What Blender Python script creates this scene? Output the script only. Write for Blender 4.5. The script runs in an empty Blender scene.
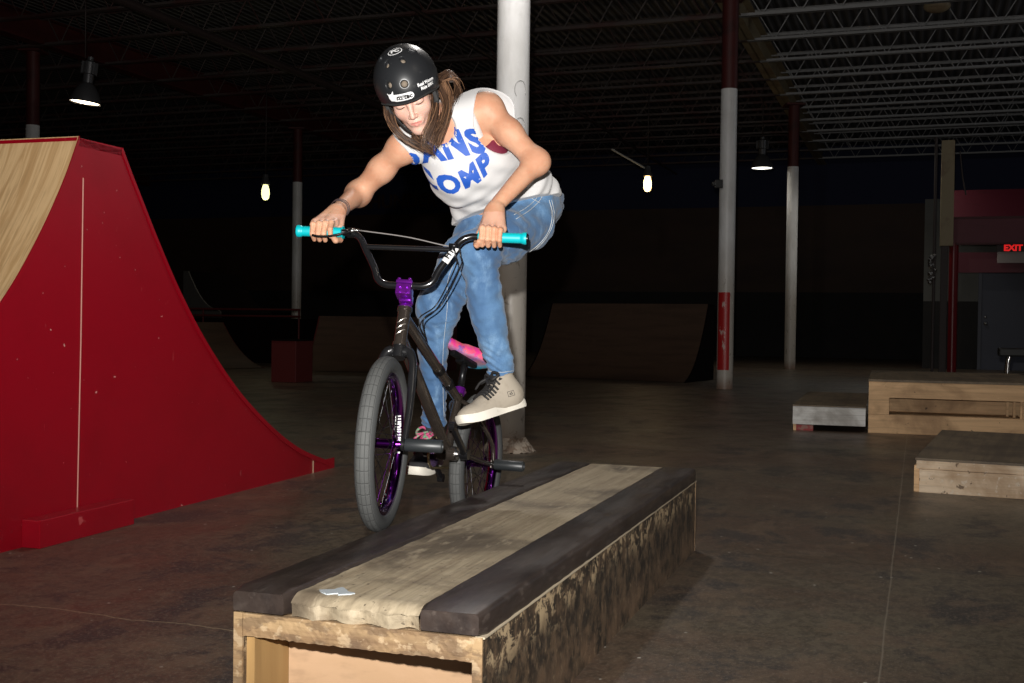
import bpy, bmesh, math, random
import numpy as np
from mathutils import Vector, Matrix, Quaternion
from mathutils.bvhtree import BVHTree

random.seed(7)
rng = np.random.RandomState(11)
D = bpy.data
COL = bpy.context.scene.collection
PI = math.pi

# ------------------------------------------------------------------ camera frame
H = 0.945
FPX = 1150.0
PITCH = 0.0170
ROLL = math.radians(0.75)
_f = Vector((0, math.cos(PITCH), -math.sin(PITCH)))
_u0 = Vector((0, math.sin(PITCH), math.cos(PITCH)))
_r0 = Vector((1, 0, 0))
_r = (_r0 * math.cos(ROLL) + _u0 * math.sin(ROLL))
_u = (-_r0 * math.sin(ROLL) + _u0 * math.cos(ROLL))
FLASH_E = 1080.0
EYE = Vector((0, 0, H))

def ray(px, py):
    return _f + _r * ((px - 512) / FPX) + _u * ((341.5 - py) / FPX)

def P(px, py, d):
    return EYE + ray(px, py) * d

def GZ(px, py, z=0.0):
    q = ray(px, py)
    return EYE + q * ((z - H) / q.z)

def proj(p):
    v = Vector(p) - EYE
    d = v.dot(_f)
    return (512 + FPX * v.dot(_r) / d, 341.5 - FPX * v.dot(_u) / d, d)

# ------------------------------------------------------------------ materials
class NB:
    def __init__(self, name):
        self.m = D.materials.new(name)
        self.m.use_nodes = True
        self.t = self.m.node_tree
        self.b = self.t.nodes['Principled BSDF']
        self.tc = None
    def n(self, typ, **kw):
        x = self.t.nodes.new(typ)
        for k, v in kw.items():
            setattr(x, k, v)
        return x
    def l(self, a, b):
        self.t.links.new(a, b)
    def coord(self, scale=(1, 1, 1), rot=(0, 0, 0), loc=(0, 0, 0)):
        if self.tc is None:
            self.tc = self.n('ShaderNodeTexCoord')
        mp = self.n('ShaderNodeMapping')
        mp.inputs['Scale'].default_value = scale
        mp.inputs['Rotation'].default_value = rot
        mp.inputs['Location'].default_value = loc
        self.l(self.tc.outputs['Object'], mp.inputs['Vector'])
        return mp.outputs['Vector']
    def noise(self, scale=(1, 1, 1), detail=4, rough=0.55, dist=0.0, loc=(0, 0, 0), rot=(0, 0, 0)):
        x = self.n('ShaderNodeTexNoise')
        x.inputs['Scale'].default_value = 1.0
        x.inputs['Detail'].default_value = detail
        x.inputs['Roughness'].default_value = rough
        x.inputs['Distortion'].default_value = dist
        self.l(self.coord(scale, rot, loc), x.inputs['Vector'])
        return x.outputs['Fac']
    def ramp(self, fac, p0, p1):
        x = self.n('ShaderNodeMapRange')
        x.interpolation_type = 'SMOOTHSTEP'
        x.inputs['From Min'].default_value = p0
        x.inputs['From Max'].default_value = p1
        self.l(fac, x.inputs['Value'])
        return x.outputs['Result']
    def math(self, op, a, b=None, c=None):
        x = self.n('ShaderNodeMath', operation=op)
        for i, v in enumerate((a, b, c)):
            if v is None:
                continue
            if isinstance(v, (int, float)):
                x.inputs[i].default_value = v
            else:
                self.l(v, x.inputs[i])
        return x.outputs[0]
    def mix(self, fac, a, b):
        x = self.n('ShaderNodeMix', data_type='RGBA')
        for sock, v in ((x.inputs[0], fac), (x.inputs[6], a), (x.inputs[7], b)):
            if isinstance(v, (int, float)):
                sock.default_value = v
            elif isinstance(v, (tuple, list)):
                sock.default_value = (*v[:3], 1)
            else:
                self.l(v, sock)
        return x.outputs[2]
    def bump(self, h, strength=0.3, dist=0.01):
        x = self.n('ShaderNodeBump')
        x.inputs['Strength'].default_value = strength
        x.inputs['Distance'].default_value = dist
        self.l(h, x.inputs['Height'])
        self.l(x.outputs['Normal'], self.b.inputs['Normal'])

def mat(name, base, rough=0.5, metal=0.0, layers=(), bump=None, spec=None, rl=None, coat=0, sss=0, sheen=0):
    """layers: (scale3, detail, p0, p1, color, strength[, dist[, loc]])"""
    nb = NB(name)
    b = nb.b
    b.inputs['Base Color'].default_value = (*base, 1)
    b.inputs['Roughness'].default_value = rough
    b.inputs['Metallic'].default_value = metal
    if spec is not None:
        b.inputs['Specular IOR Level'].default_value = spec
    if coat:
        b.inputs['Coat Weight'].default_value = coat
        b.inputs['Coat Roughness'].default_value = 0.12
    if sss:
        b.inputs['Subsurface Weight'].default_value = sss
        b.inputs['Subsurface Radius'].default_value = (0.02, 0.008, 0.004)
        b.inputs['Subsurface Scale'].default_value = 0.5
    if sheen:
        b.inputs['Sheen Weight'].default_value = sheen
    c = tuple(base)
    for i, L in enumerate(layers):
        sc, det, p0, p1, col, st = L[:6]
        ds = L[6] if len(L) > 6 else 0.0
        f = nb.ramp(nb.noise(sc, det, 0.6, ds, loc=(i * 3.7, i * 1.3, i * 2.1)), p0, p1)
        c = nb.mix(nb.math('MULTIPLY', f, st), c, col)
    if layers:
        nb.l(c, b.inputs['Base Color'])
    if bump:
        sc, det, st, ds = bump
        nb.bump(nb.noise(sc, det, 0.6), st, ds)
    if rl:
        sc, det, lo, hi = rl
        x = nb.n('ShaderNodeMapRange')
        x.inputs['From Min'].default_value = 0.3
        x.inputs['From Max'].default_value = 0.7
        x.inputs['To Min'].default_value = lo
        x.inputs['To Max'].default_value = hi
        nb.l(nb.noise(sc, det), x.inputs['Value'])
        nb.l(x.outputs[0], b.inputs['Roughness'])
    return nb.m

def emis(name, col, strength):
    nb = NB(name)
    nb.b.inputs['Base Color'].default_value = (*col, 1)
    nb.b.inputs['Emission Color'].default_value = (*col, 1)
    nb.b.inputs['Emission Strength'].default_value = strength
    return nb.m

# ------------------------------------------------------------------ mesh helpers
def tag(o, label=None, cat=None, group=None, kind=None):
    if label: o['label'] = label
    if cat: o['category'] = cat
    if group: o['group'] = group
    if kind: o['kind'] = kind
    return o

def empty(name, loc=(0, 0, 0), label=None, cat=None, group=None, kind=None, mw=None):
    o = D.objects.new(name, None)
    COL.objects.link(o)
    o.empty_display_size = 0.1
    o.matrix_world = mw if mw is not None else Matrix.Translation(Vector(loc))
    return tag(o, label, cat, group, kind)

def put(name, me, m, parent=None, mw=None, smooth=False):
    """link mesh; vertices are in the frame mw (world if None)"""
    o = D.objects.new(name, me)
    COL.objects.link(o)
    if m is not None:
        for mm in (m if isinstance(m, (list, tuple)) else [m]):
            me.materials.append(mm)
    if smooth:
        me.shade_smooth()
    w = mw if mw is not None else Matrix.Identity(4)
    if parent is not None:
        o.parent = parent
        o.matrix_parent_inverse = WM(parent).inverted()
        o.matrix_basis = w
    else:
        o.matrix_basis = w
    WMS[o.name] = w
    return o

WMS = {}
def WM(o):
    if o.name in WMS:
        return WMS[o.name]
    return o.matrix_basis.copy() if o.parent is None else o.matrix_basis.copy()

class MB:
    """mesh builder"""
    def __init__(self):
        self.v, self.f, self.mi = [], [], []
    def add(self, vs, fs, mi=0):
        k = len(self.v)
        self.v += [tuple(x) for x in vs]
        self.f += [tuple(i + k for i in f) for f in fs]
        self.mi += [mi] * len(fs)
        return self
    def box(self, lo, hi, M=None, mi=0, bev=0.0):
        bm = bmesh.new()
        bmesh.ops.create_cube(bm, size=1.0)
        lo, hi = Vector(lo), Vector(hi)
        for v in bm.verts:
            v.co = Vector([(lo[i] + hi[i]) / 2 + v.co[i] * (hi[i] - lo[i]) for i in range(3)])
        if bev > 0:
            bmesh.ops.bevel(bm, geom=list(bm.edges), offset=bev, segments=2, affect='EDGES', profile=0.6)
        return self.bm(bm, M, mi)
    def bm(self, bm, M=None, mi=0):
        bm.verts.index_update()
        vs = [(M @ v.co) if M else v.co.copy() for v in bm.verts]
        fs = [[v.index for v in f.verts] for f in bm.faces]
        bm.free()
        return self.add(vs, fs, mi)
    def tube(self, pts, r, n=12, mi=0, closed=False, cap=True, sq=None):
        pts = [Vector(p) for p in pts]
        N = len(pts)
        rs = r if isinstance(r, (list, tuple)) else [r] * N
        vs, fs = [], []
        t0 = (pts[1] - pts[0]).normalized()
        ref = Vector((0, 0, 1)) if abs(t0.z) < 0.9 else Vector((1, 0, 0))
        nrm = (ref - t0 * ref.dot(t0)).normalized()
        for i in range(N):
            if closed:
                t = (pts[(i + 1) % N] - pts[i - 1]).normalized()
            elif i == 0:
                t = t0
            elif i == N - 1:
                t = (pts[-1] - pts[-2]).normalized()
            else:
                t = ((pts[i + 1] - pts[i]).normalized() + (pts[i] - pts[i - 1]).normalized())
                t = t.normalized() if t.length > 1e-6 else t0
            nrm = (nrm - t * nrm.dot(t)).normalized()
            b = t.cross(nrm)
            for k in range(n):
                a = 2 * PI * k / n
                sx, sy = (1, 1) if sq is None else sq
                vs.append(pts[i] + nrm * (math.cos(a) * rs[i] * sx) + b * (math.sin(a) * rs[i] * sy))
        for i in range(N if closed else N - 1):
            j = (i + 1) % N
            for k in range(n):
                l = (k + 1) % n
                fs.append((i * n + k, i * n + l, j * n + l, j * n + k))
        if cap and not closed:
            fs.append(tuple(range(n - 1, -1, -1)))
            fs.append(tuple((N - 1) * n + k for k in range(n)))
        return self.add(vs, fs, mi)
    def lathe(self, prof, n=48, M=None, mi=0, closed=False, a0=0, a1=2 * PI):
        """prof: (axial x, radius) ; axis = local X"""
        full = abs(a1 - a0 - 2 * PI) < 1e-6
        vs, fs = [], []
        m = len(prof)
        cnt = n if full else n + 1
        for i in range(cnt):
            a = a0 + (a1 - a0) * i / n
            for x, r in prof:
                p = Vector((x, r * math.cos(a), r * math.sin(a)))
                vs.append((M @ p) if M else p)
        for i in range(n):
            j = (i + 1) % cnt
            for k in range(m if closed else m - 1):
                l = (k + 1) % m
                fs.append((i * m + k, j * m + k, j * m + l, i * m + l))
        return self.add(vs, fs, mi)
    def prism(self, poly, z0, z1, M=None, mi=0):
        """poly of 2D (x,y) extruded along z"""
        n = len(poly)
        vs = [Vector((x, y, z0)) for x, y in poly] + [Vector((x, y, z1)) for x, y in poly]
        fs = [tuple(range(n - 1, -1, -1)), tuple(range(n, 2 * n))]
        fs += [(i, (i + 1) % n, n + (i + 1) % n, n + i) for i in range(n)]
        if M: vs = [M @ v for v in vs]
        return self.add(vs, fs, mi)
    def mesh(self, name):
        me = D.meshes.new(name)
        me.from_pydata(self.v, [], self.f)
        if any(self.mi):
            me.polygons.foreach_set('material_index', self.mi)
        bm = bmesh.new()
        bm.from_mesh(me)
        bmesh.ops.recalc_face_normals(bm, faces=list(bm.faces))
        bm.to_mesh(me)
        bm.free()
        me.update()
        return me
    def build(self, name, m, parent=None, mw=None, smooth=False, auto=None):
        me = self.mesh(name)
        o = put(name, me, m, parent, mw, smooth)
        if auto is not None:
            autosmooth(me, auto)
        return o

def autosmooth(me, deg):
    me.shade_smooth()
    bm = bmesh.new(); bm.from_mesh(me)
    lim = math.radians(deg)
    for e in bm.edges:
        if len(e.link_faces) == 2 and e.calc_face_angle(0) > lim:
            e.smooth = False
    bm.to_mesh(me); bm.free()

def frame(o, x, y, z):
    """matrix with columns x,y,z and origin o"""
    m = Matrix((x, y, z)).transposed().to_4x4()
    m.translation = o
    return m

def axis_frame(a, b, up=Vector((0, 0, 1))):
    """origin a, local X toward b"""
    x = (Vector(b) - Vector(a)).normalized()
    if abs(x.dot(up)) > 0.98: up = Vector((1, 0, 0))
    z = (up - x * up.dot(x)).normalized()
    y = z.cross(x)
    return frame(Vector(a), x, y, z)

def spline(pts, n=8):
    """Catmull-Rom through pts"""
    pts = [Vector(p) for p in pts]
    q = [pts[0] * 2 - pts[1]] + pts + [pts[-1] * 2 - pts[-2]]
    out = []
    for i in range(1, len(q) - 2):
        for k in range(n):
            t = k / n
            a, b, c, d = q[i - 1], q[i], q[i + 1], q[i + 2]
            out.append(0.5 * ((2 * b) + (c - a) * t + (2 * a - 5 * b + 4 * c - d) * t * t + (3 * b - a - 3 * c + d) * t ** 3))
    out.append(pts[-1])
    return out

_dg = None
def text_tris(s, size=1.0, offset=0.0, shear=0.0, spacing=1.0):
    """flat text as (verts2d, tris)"""
    cu = D.curves.new('lettering', 'FONT')
    cu.body = s; cu.size = size; cu.offset = offset; cu.shear = shear
    cu.space_character = spacing
    cu.align_x = 'CENTER'; cu.align_y = 'CENTER'
    cu.resolution_u = 3
    o = D.objects.new('lettering', cu)
    COL.objects.link(o)
    bpy.context.view_layer.update()
    me = D.meshes.new_from_object(o.evaluated_get(bpy.context.evaluated_depsgraph_get()))
    vs = [v.co.copy() for v in me.vertices]
    fs = [tuple(p.vertices) for p in me.polygons]
    D.objects.remove(o); D.curves.remove(cu); D.meshes.remove(me)
    return vs, fs

def text_mb(items, depth=0.0, maxlen=None):
    """items: (string,size,cx,cy,kw) -> bmesh of flat text in XY, optionally refined"""
    bm = bmesh.new()
    for s, size, cx, cy, kw in items:
        vs, fs = text_tris(s, size, **kw)
        vv = [bm.verts.new((v.x + cx, v.y + cy, 0)) for v in vs]
        for f in fs:
            try: bm.faces.new([vv[i] for i in f])
            except ValueError: pass
    bmesh.ops.triangulate(bm, faces=list(bm.faces))
    if maxlen:
        for _ in range(6):
            es = [e for e in bm.edges if e.calc_length() > maxlen]
            if not es: break
            bmesh.ops.subdivide_edges(bm, edges=es, cuts=1)
            bmesh.ops.triangulate(bm, faces=list(bm.faces))
    return bm

def project_decal(bm, M, bvh, name, m, parent, lift=0.0012, warp=None, maxd=0.3):
    """flat bmesh in frame M (z = outward) dropped along -z on the surface bvh"""
    zdir = (M.to_3x3() @ Vector((0, 0, 1))).normalized()
    for v in bm.verts:
        c = warp(v.co) if warp else v.co
        w = M @ c
        hit = bvh.ray_cast(w + zdir * 0.12, -zdir, maxd)
        if hit[0] is None:
            v.tag = True
            v.co = w
        else:
            v.tag = False
            nn = hit[1] if hit[1].dot(zdir) > 0 else -hit[1]
            v.co = hit[0] + nn * lift
    bad = [f for f in bm.faces if any(v.tag for v in f.verts) or max(e.calc_length() for e in f.edges) > 0.05]
    bmesh.ops.delete(bm, geom=bad, context='FACES')
    me = D.meshes.new(name)
    bm.to_mesh(me); bm.free()
    return put(name, me, m, parent, None, True)

# ------------------------------------------------------------------ signed distance modelling
def V3(p): return np.array(tuple(p), dtype=np.float32)

class RC:   # round cone
    def __init__(s, a, b, ra, rb, k=0.02, op='u'):
        s.a, s.b, s.ra, s.rb, s.k, s.op = V3(a), V3(b), ra, rb, k, op
        s.ab = s.b - s.a; s.l2 = float(s.ab @ s.ab) + 1e-12
    def __call__(s, p):
        t = np.clip(((p - s.a) @ s.ab) / s.l2, 0, 1)
        q = p - s.a - t[:, None] * s.ab
        return np.sqrt(np.einsum('ij,ij->i', q, q)) - (s.ra + (s.rb - s.ra) * t)

class EL:   # ellipsoid; R rows = local axes
    def __init__(s, c, r, R=None, k=0.02, op='u'):
        s.c, s.r, s.k, s.op = V3(c), np.array(r, dtype=np.float32), k, op
        s.R = np.eye(3, dtype=np.float32) if R is None else np.array([tuple(x) for x in R], dtype=np.float32)
    def __call__(s, p):
        q = (p - s.c) @ s.R.T
        k0 = np.sqrt(((q / s.r) ** 2).sum(1))
        k1 = np.sqrt(((q / (s.r ** 2)) ** 2).sum(1)) + 1e-9
        return np.where(k0 < 1e-3, -float(s.r.min()), k0 * (k0 - 1) / k1)

class BX:   # rounded box
    def __init__(s, c, h, R=None, rad=0.0, k=0.0, op='u'):
        s.c, s.h, s.k, s.op, s.rad = V3(c), np.array(h, dtype=np.float32), k, op, rad
        s.R = np.eye(3, dtype=np.float32) if R is None else np.array([tuple(x) for x in R], dtype=np.float32)
    def __call__(s, p):
        q = np.abs((p - s.c) @ s.R.T) - (s.h - s.rad)
        o = np.maximum(q, 0)
        return np.sqrt((o ** 2).sum(1)) + np.minimum(q.max(1), 0) - s.rad

class PL:   # half space: keeps side opposite n when op='i'
    def __init__(s, c, n, k=0.0, op='i'):
        s.c, s.n, s.k, s.op = V3(c), V3(Vector(n).normalized()), k, op
    def __call__(s, p):
        return (p - s.c) @ s.n

class FN:
    def __init__(s, f, k=0.0, op='u'):
        s.f, s.k, s.op = f, k, op
    def __call__(s, p): return s.f(p)

def smin(a, b, k):
    if k <= 0: return np.minimum(a, b)
    h = np.maximum(k - np.abs(a - b), 0) / k
    return np.minimum(a, b) - h * h * k * 0.25

def sdf_eval(prims, p):
    d = None
    for q in prims:
        v = q(p)
        if d is None and q.op != 'u':
            d = np.full(len(p), 1.0, dtype=np.float32)
        if q.op == 'u':
            d = v if d is None else smin(d, v, q.k)
        elif q.op == 's':
            d = -smin(-d, v, q.k)
        elif q.op == 'i':
            d = -smin(-d, -v, q.k)
        elif q.op == 'd':       # displacement
            d = d + v
    return d

def sdf_mesh(name, prims, lo, hi, h, B=14):
    lo = np.array(lo, dtype=np.float32); hi = np.array(hi, dtype=np.float32)
    nb = np.ceil((hi - lo) / (h * B)).astype(int)
    n = nb * B + 1
    F = np.full(tuple(n), 1.0, dtype=np.float32)
    half = B * h * 0.5 * 1.7321
    bi = np.stack(np.meshgrid(*[np.arange(x) for x in nb], indexing='ij'), -1).reshape(-1, 3)
    cen = lo + (bi + 0.5) * (B * h)
    cen = cen.astype(np.float32)
    dc = sdf_eval(prims, cen)
    us = [q for q in prims if q.op == 'u']
    pd = np.stack([q(cen) for q in us], 1)
    act = np.abs(dc) < half + 0.03
    ins = dc < 0
    g = np.arange(B + 1)
    loc = np.stack(np.meshgrid(g, g, g, indexing='ij'), -1).reshape(-1, 3).astype(np.float32) * h
    for j in range(len(bi)):
        i0 = bi[j] * B
        sl = tuple(slice(a, a + B + 1) for a in i0)
        if not act[j]:
            if ins[j]:
                F[sl] = np.minimum(F[sl], -1.0)
            continue
        m = pd[j].min() + 2 * half + 0.06
        keep = set(id(q) for q, v in zip(us, pd[j]) if v < m)
        pr = [q for q in prims if q.op != 'u' or id(q) in keep]
        F[sl] = sdf_eval(pr, loc + (lo + i0 * h)).reshape(B + 1, B + 1, B + 1)
    # surface nets
    S = F < 0
    c = None
    cnt = np.zeros(tuple(n - 1), dtype=np.int8)
    for dx in (0, 1):
        for dy in (0, 1):
            for dz in (0, 1):
                cnt += S[dx:n[0] - 1 + dx, dy:n[1] - 1 + dy, dz:n[2] - 1 + dz]
    cells = np.argwhere((cnt > 0) & (cnt < 8))
    del cnt
    idx = np.full(tuple(n - 1), -1, dtype=np.int32)
    idx[tuple(cells.T)] = np.arange(len(cells))
    acc = np.zeros((len(cells), 3)); w = np.zeros(len(cells))
    corners = [(0, 0, 0), (1, 0, 0), (0, 1, 0), (1, 1, 0), (0, 0, 1), (1, 0, 1), (0, 1, 1), (1, 1, 1)]
    val = [F[tuple((cells + np.array(cc)).T)] for cc in corners]
    for a in range(8):
        for b in range(a + 1, 8):
            ca, cb = np.array(corners[a]), np.array(corners[b])
            if np.abs(ca - cb).sum() != 1: continue
            va, vb = val[a], val[b]
            x = (va < 0) != (vb < 0)
            t = va[x] / (va[x] - vb[x])
            acc[x] += ca + t[:, None] * (cb - ca)
            w[x] += 1
    verts = (cells + acc / w[:, None]) * h + lo
    faces = []
    for ax in range(3):
        o1, o2 = [(1, 2), (2, 0), (0, 1)][ax]
        s0 = [slice(None)] * 3; s1 = [slice(None)] * 3
        s0[ax] = slice(0, -1); s1[ax] = slice(1, None)
        E = np.argwhere(S[tuple(s0)] != S[tuple(s1)])
        E = E[(E[:, o1] > 0) & (E[:, o2] > 0) & (E[:, o1] < n[o1] - 1) & (E[:, o2] < n[o2] - 1)]
        flip = S[tuple(E.T)]
        e1 = np.zeros(3, int); e1[o1] = 1
        e2 = np.zeros(3, int); e2[o2] = 1
        q = [idx[tuple((E - x).T)] for x in (e1 * 0, e1, e1 + e2, e2)]
        q = np.stack(q, 1)
        q[~flip] = q[~flip][:, ::-1]
        q = q[(q >= 0).all(1)]
        faces.append(q)
    faces = np.concatenate(faces)
    me = D.meshes.new(name)
    me.vertices.add(len(verts)); me.vertices.foreach_set('co', verts.astype(np.float32).ravel())
    me.loops.add(faces.size); me.loops.foreach_set('vertex_index', faces.astype(np.int32).ravel())
    me.polygons.add(len(faces))
    me.polygons.foreach_set('loop_start', np.arange(0, faces.size, 4, dtype=np.int32))
    me.update(calc_edges=True)
    me.validate()
    me.shade_smooth()
    return me

def bounds(prims, pad=0.03):
    lo = np.array([1e9] * 3); hi = -lo
    for q in prims:
        if q.op != 'u': continue
        if isinstance(q, RC):
            for c, r in ((q.a, q.ra), (q.b, q.rb)):
                lo = np.minimum(lo, c - r); hi = np.maximum(hi, c + r)
        elif isinstance(q, EL):
            r = q.r.max(); lo = np.minimum(lo, q.c - r); hi = np.maximum(hi, q.c + r)
        elif isinstance(q, BX):
            r = np.linalg.norm(q.h); lo = np.minimum(lo, q.c - r); hi = np.maximum(hi, q.c + r)
    return lo - pad, hi + pad

def me_bvh(me):
    return BVHTree.FromPolygons([v.co for v in me.vertices], [tuple(p.vertices) for p in me.polygons])

# ================================================================== SETTING
UA = math.radians(19.5)
U = Vector((math.sin(UA), math.cos(UA), 0))       # building long axis (away from camera)
V = Vector((math.cos(UA), -math.sin(UA), 0))      # building cross axis (to the right)
Z = Vector((0, 0, 1))
COL0 = Vector((-0.018, 8.42, 0))
def UV(u, v, z=0.0): return COL0 + U * u + V * v + Z * z
UVM = frame(COL0, V, U, Z)       # local x = across, y = along, z up

def floor_mat():
    nb = NB('worn_concrete')
    b = nb.b
    n1 = nb.noise((0.45, 0.6, 1), 6, 0.62, 0.3)
    n2 = nb.noise((2.2, 1.7, 1), 8, 0.72, 0.3, (5, 2, 0))
    n3 = nb.noise((24, 18, 1), 7, 0.75, 0, (1, 7, 0))
    n4 = nb.noise((80, 70, 1), 4, 0.75, 0, (3, 1, 0))
    c = nb.mix(nb.ramp(n1, 0.40, 0.60), (0.112, 0.070, 0.048), (0.130, 0.106, 0.072))
    c = nb.mix(nb.math('MULTIPLY', nb.ramp(n3, 0.45, 0.56), 0.60), c, (0.056, 0.044, 0.033))
    c = nb.mix(nb.math('MULTIPLY', nb.ramp(n2, 0.52, 0.60), 0.80), c, (0.034, 0.030, 0.029))
    c = nb.mix(nb.math('MULTIPLY', nb.ramp(nb.noise((3.2, 2.2, 1), 7, 0.7, 0.2, (9, 3, 0)), 0.53, 0.61), 0.50), c, (0.175, 0.120, 0.078))
    c = nb.mix(nb.math('MULTIPLY', nb.ramp(n4, 0.54, 0.60), 0.50), c, (0.24, 0.185, 0.135))
    vo = nb.n('ShaderNodeTexVoronoi'); vo.inputs['Scale'].default_value = 1.0
    nb.l(nb.coord((11, 11, 1)), vo.inputs['Vector'])
    spk = nb.math('MULTIPLY', nb.math('SUBTRACT', 1.0, nb.ramp(vo.outputs['Distance'], 0.045, 0.080)), nb.ramp(nb.noise((4, 4, 1), 4, 0.7, 0, (7, 7, 0)), 0.46, 0.52))
    c = nb.mix(nb.math('MULTIPLY', spk, 0.85), c, (0.60, 0.57, 0.50))
    # long scuffs
    n5 = nb.noise((14, 1.3, 1), 4, 0.6, 0.5, (3, 9, 0), (0, 0, 0.5))
    c = nb.mix(nb.math('MULTIPLY', nb.ramp(n5, 0.60, 0.72), 0.45), c, (0.045, 0.038, 0.033))
    # thin pale scratches
    n6 = nb.noise((6, 40, 1), 2, 0.4, 2.0, (1, 4, 0), (0, 0, 0.9))
    d6 = nb.math('ABSOLUTE', nb.math('SUBTRACT', n6, 0.5))
    n7 = nb.noise((0.9, 0.9, 1), 3, 0.5, 0, (8, 8, 0))
    scr = nb.math('MULTIPLY', nb.math('SUBTRACT', 1.0, nb.ramp(d6, 0.0, 0.006)), nb.ramp(n7, 0.52, 0.62))
    c = nb.mix(nb.math('MULTIPLY', scr, 0.35), c, (0.22, 0.19, 0.15))
    # saw-cut joints (along the hall and across it)
    sp = nb.n('ShaderNodeSeparateXYZ')
    nb.l(nb.coord(), sp.inputs[0])
    wob = nb.math('MULTIPLY', nb.math('SUBTRACT', nb.noise((3, 3, 1), 3), 0.5), 0.012)
    def joint(coordo, off, per, half):
        x = nb.math('ADD', nb.math('SUBTRACT', coordo, off), wob)
        m = nb.math('ABSOLUTE', nb.math('SUBTRACT', nb.math('PINGPONG', nb.math('ADD', x, per * 20), per / 2), 0.0))
        return nb.math('SUBTRACT', 1.0, nb.ramp(m, half * 0.4, half))
    j1 = joint(sp.outputs['X'], JX, 4.2, 0.0035)
    c = nb.mix(nb.math('MULTIPLY', j1, 0.75), c, (0.25, 0.21, 0.16))
    j2 = joint(sp.outputs['Y'], 1.45, 4.6, 0.006)
    c = nb.mix(nb.math('MULTIPLY', j2, 0.6), c, (0.02, 0.018, 0.016))
    # one meandering crack on the left
    cr = nb.math('MULTIPLY', nb.math('SUBTRACT', nb.noise((1.6, 0.01, 1), 7, 0.62, 0, (2, 0, 0)), 0.5), 0.20)
    dy = nb.math('ABSOLUTE', nb.math('ADD', nb.math('SUBTRACT', sp.outputs['Y'],
         nb.math('ADD', nb.math('MULTIPLY', sp.outputs['X'], CRK[1]), CRK[0])), cr))
    lim = nb.math('MULTIPLY', nb.math('LESS_THAN', sp.outputs['X'], CRK[2]), 1.0)
    crm = nb.math('MULTIPLY', nb.math('SUBTRACT', 1.0, nb.ramp(dy, 0.0015, 0.0045)), lim)
    c = nb.mix(nb.math('MULTIPLY', crm, 0.85), c, (0.34, 0.27, 0.17))
    nb.l(c, b.inputs['Base Color'])
    x = nb.n('ShaderNodeMapRange')
    x.inputs['From Min'].default_value = 0.3; x.inputs['From Max'].default_value = 0.7
    x.inputs['To Min'].default_value = 0.30; x.inputs['To Max'].default_value = 0.52
    nb.l(n2, x.inputs['Value']); nb.l(x.outputs[0], b.inputs['Roughness'])
    h = nb.math('ADD', nb.math('MULTIPLY', n3, 0.6), nb.math('MULTIPLY', n4, 0.4))
    nb.bump(h, 0.45, 0.005)
    return nb.m

def loc_uv(p):
    q = UVM.inverted() @ p
    return q
JX = loc_uv(GZ(890, 585)).x
_c0, _c1 = loc_uv(GZ(0, 604)), loc_uv(GZ(232, 630))
_s = (_c1.y - _c0.y) / (_c1.x - _c0.x)
CRK = (_c0.y - _s * _c0.x, _s, _c1.x + 0.1)

mb = MB(); mb.add([(-40, -16, 0), (40, -16, 0), (40, 34, 0), (-40, 34, 0)], [(0, 1, 2, 3)])
fl = mb.build('floor', floor_mat(), mw=UVM); tag(fl, kind='structure')

# ceiling deck, corrugated along U
def deck_mat():
    nb = NB('corrugated_deck')
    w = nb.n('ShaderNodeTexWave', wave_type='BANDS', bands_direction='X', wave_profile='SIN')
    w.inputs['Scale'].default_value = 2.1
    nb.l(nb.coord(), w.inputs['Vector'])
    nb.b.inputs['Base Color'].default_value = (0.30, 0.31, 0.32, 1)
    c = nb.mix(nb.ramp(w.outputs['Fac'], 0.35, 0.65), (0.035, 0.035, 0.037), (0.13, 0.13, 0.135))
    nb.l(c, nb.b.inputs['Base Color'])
    nb.b.inputs['Roughness'].default_value = 0.5
    nb.bump(w.outputs['Fac'], 1.0, 0.05)
    return nb.m
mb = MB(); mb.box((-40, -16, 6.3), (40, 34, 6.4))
tag(mb.build('ceiling', deck_mat(), mw=UVM), kind='structure')

m_wall_black = mat('black_painted_block', (0.012, 0.011, 0.011), 0.8, layers=[((2, 2, 2), 4, 0.4, 0.7, (0.02, 0.017, 0.015), 0.6)])
m_wall_brown = mat('brown_board', (0.055, 0.028, 0.016), 0.7, layers=[((0.6, 1, 1.5), 5, 0.4, 0.7, (0.035, 0.018, 0.012), 0.7)])
m_wall_navy = mat('navy_painted_block', (0.012, 0.016, 0.05), 0.8)
m_wall_grey = mat('pale_painted_block', (0.11, 0.11, 0.10), 0.7, layers=[((1, 1, 1), 4, 0.4, 0.7, (0.07, 0.07, 0.065), 0.5)])
BW = 27.6     # back wall along U
mb = MB()
mb.box((-40, BW, 0), (40, BW + 0.2, 1.95), mi=0)
mb.box((-40, BW, 1.95), (40, BW + 0.2, 4.55), mi=1)
mb.box((-40, BW, 4.55), (40, BW + 0.2, 6.3), mi=2)
tag(mb.build('wall_back', [m_wall_black, m_wall_brown, m_wall_navy], mw=UVM), kind='structure')
mb = MB(); mb.box((-27.2, -16, 0), (-27, BW, 6.3)); tag(mb.build('wall_left', m_wall_black, mw=UVM), kind='structure')
mb = MB(); mb.box((34, -16, 0), (34.2, BW, 6.3)); tag(mb.build('wall_right', m_wall_black, mw=UVM), kind='structure')
mb = MB(); mb.box((-27, -15.2, 0), (34, -15, 6.3)); tag(mb.build('wall_front', m_wall_black, mw=UVM), kind='structure')

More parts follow.
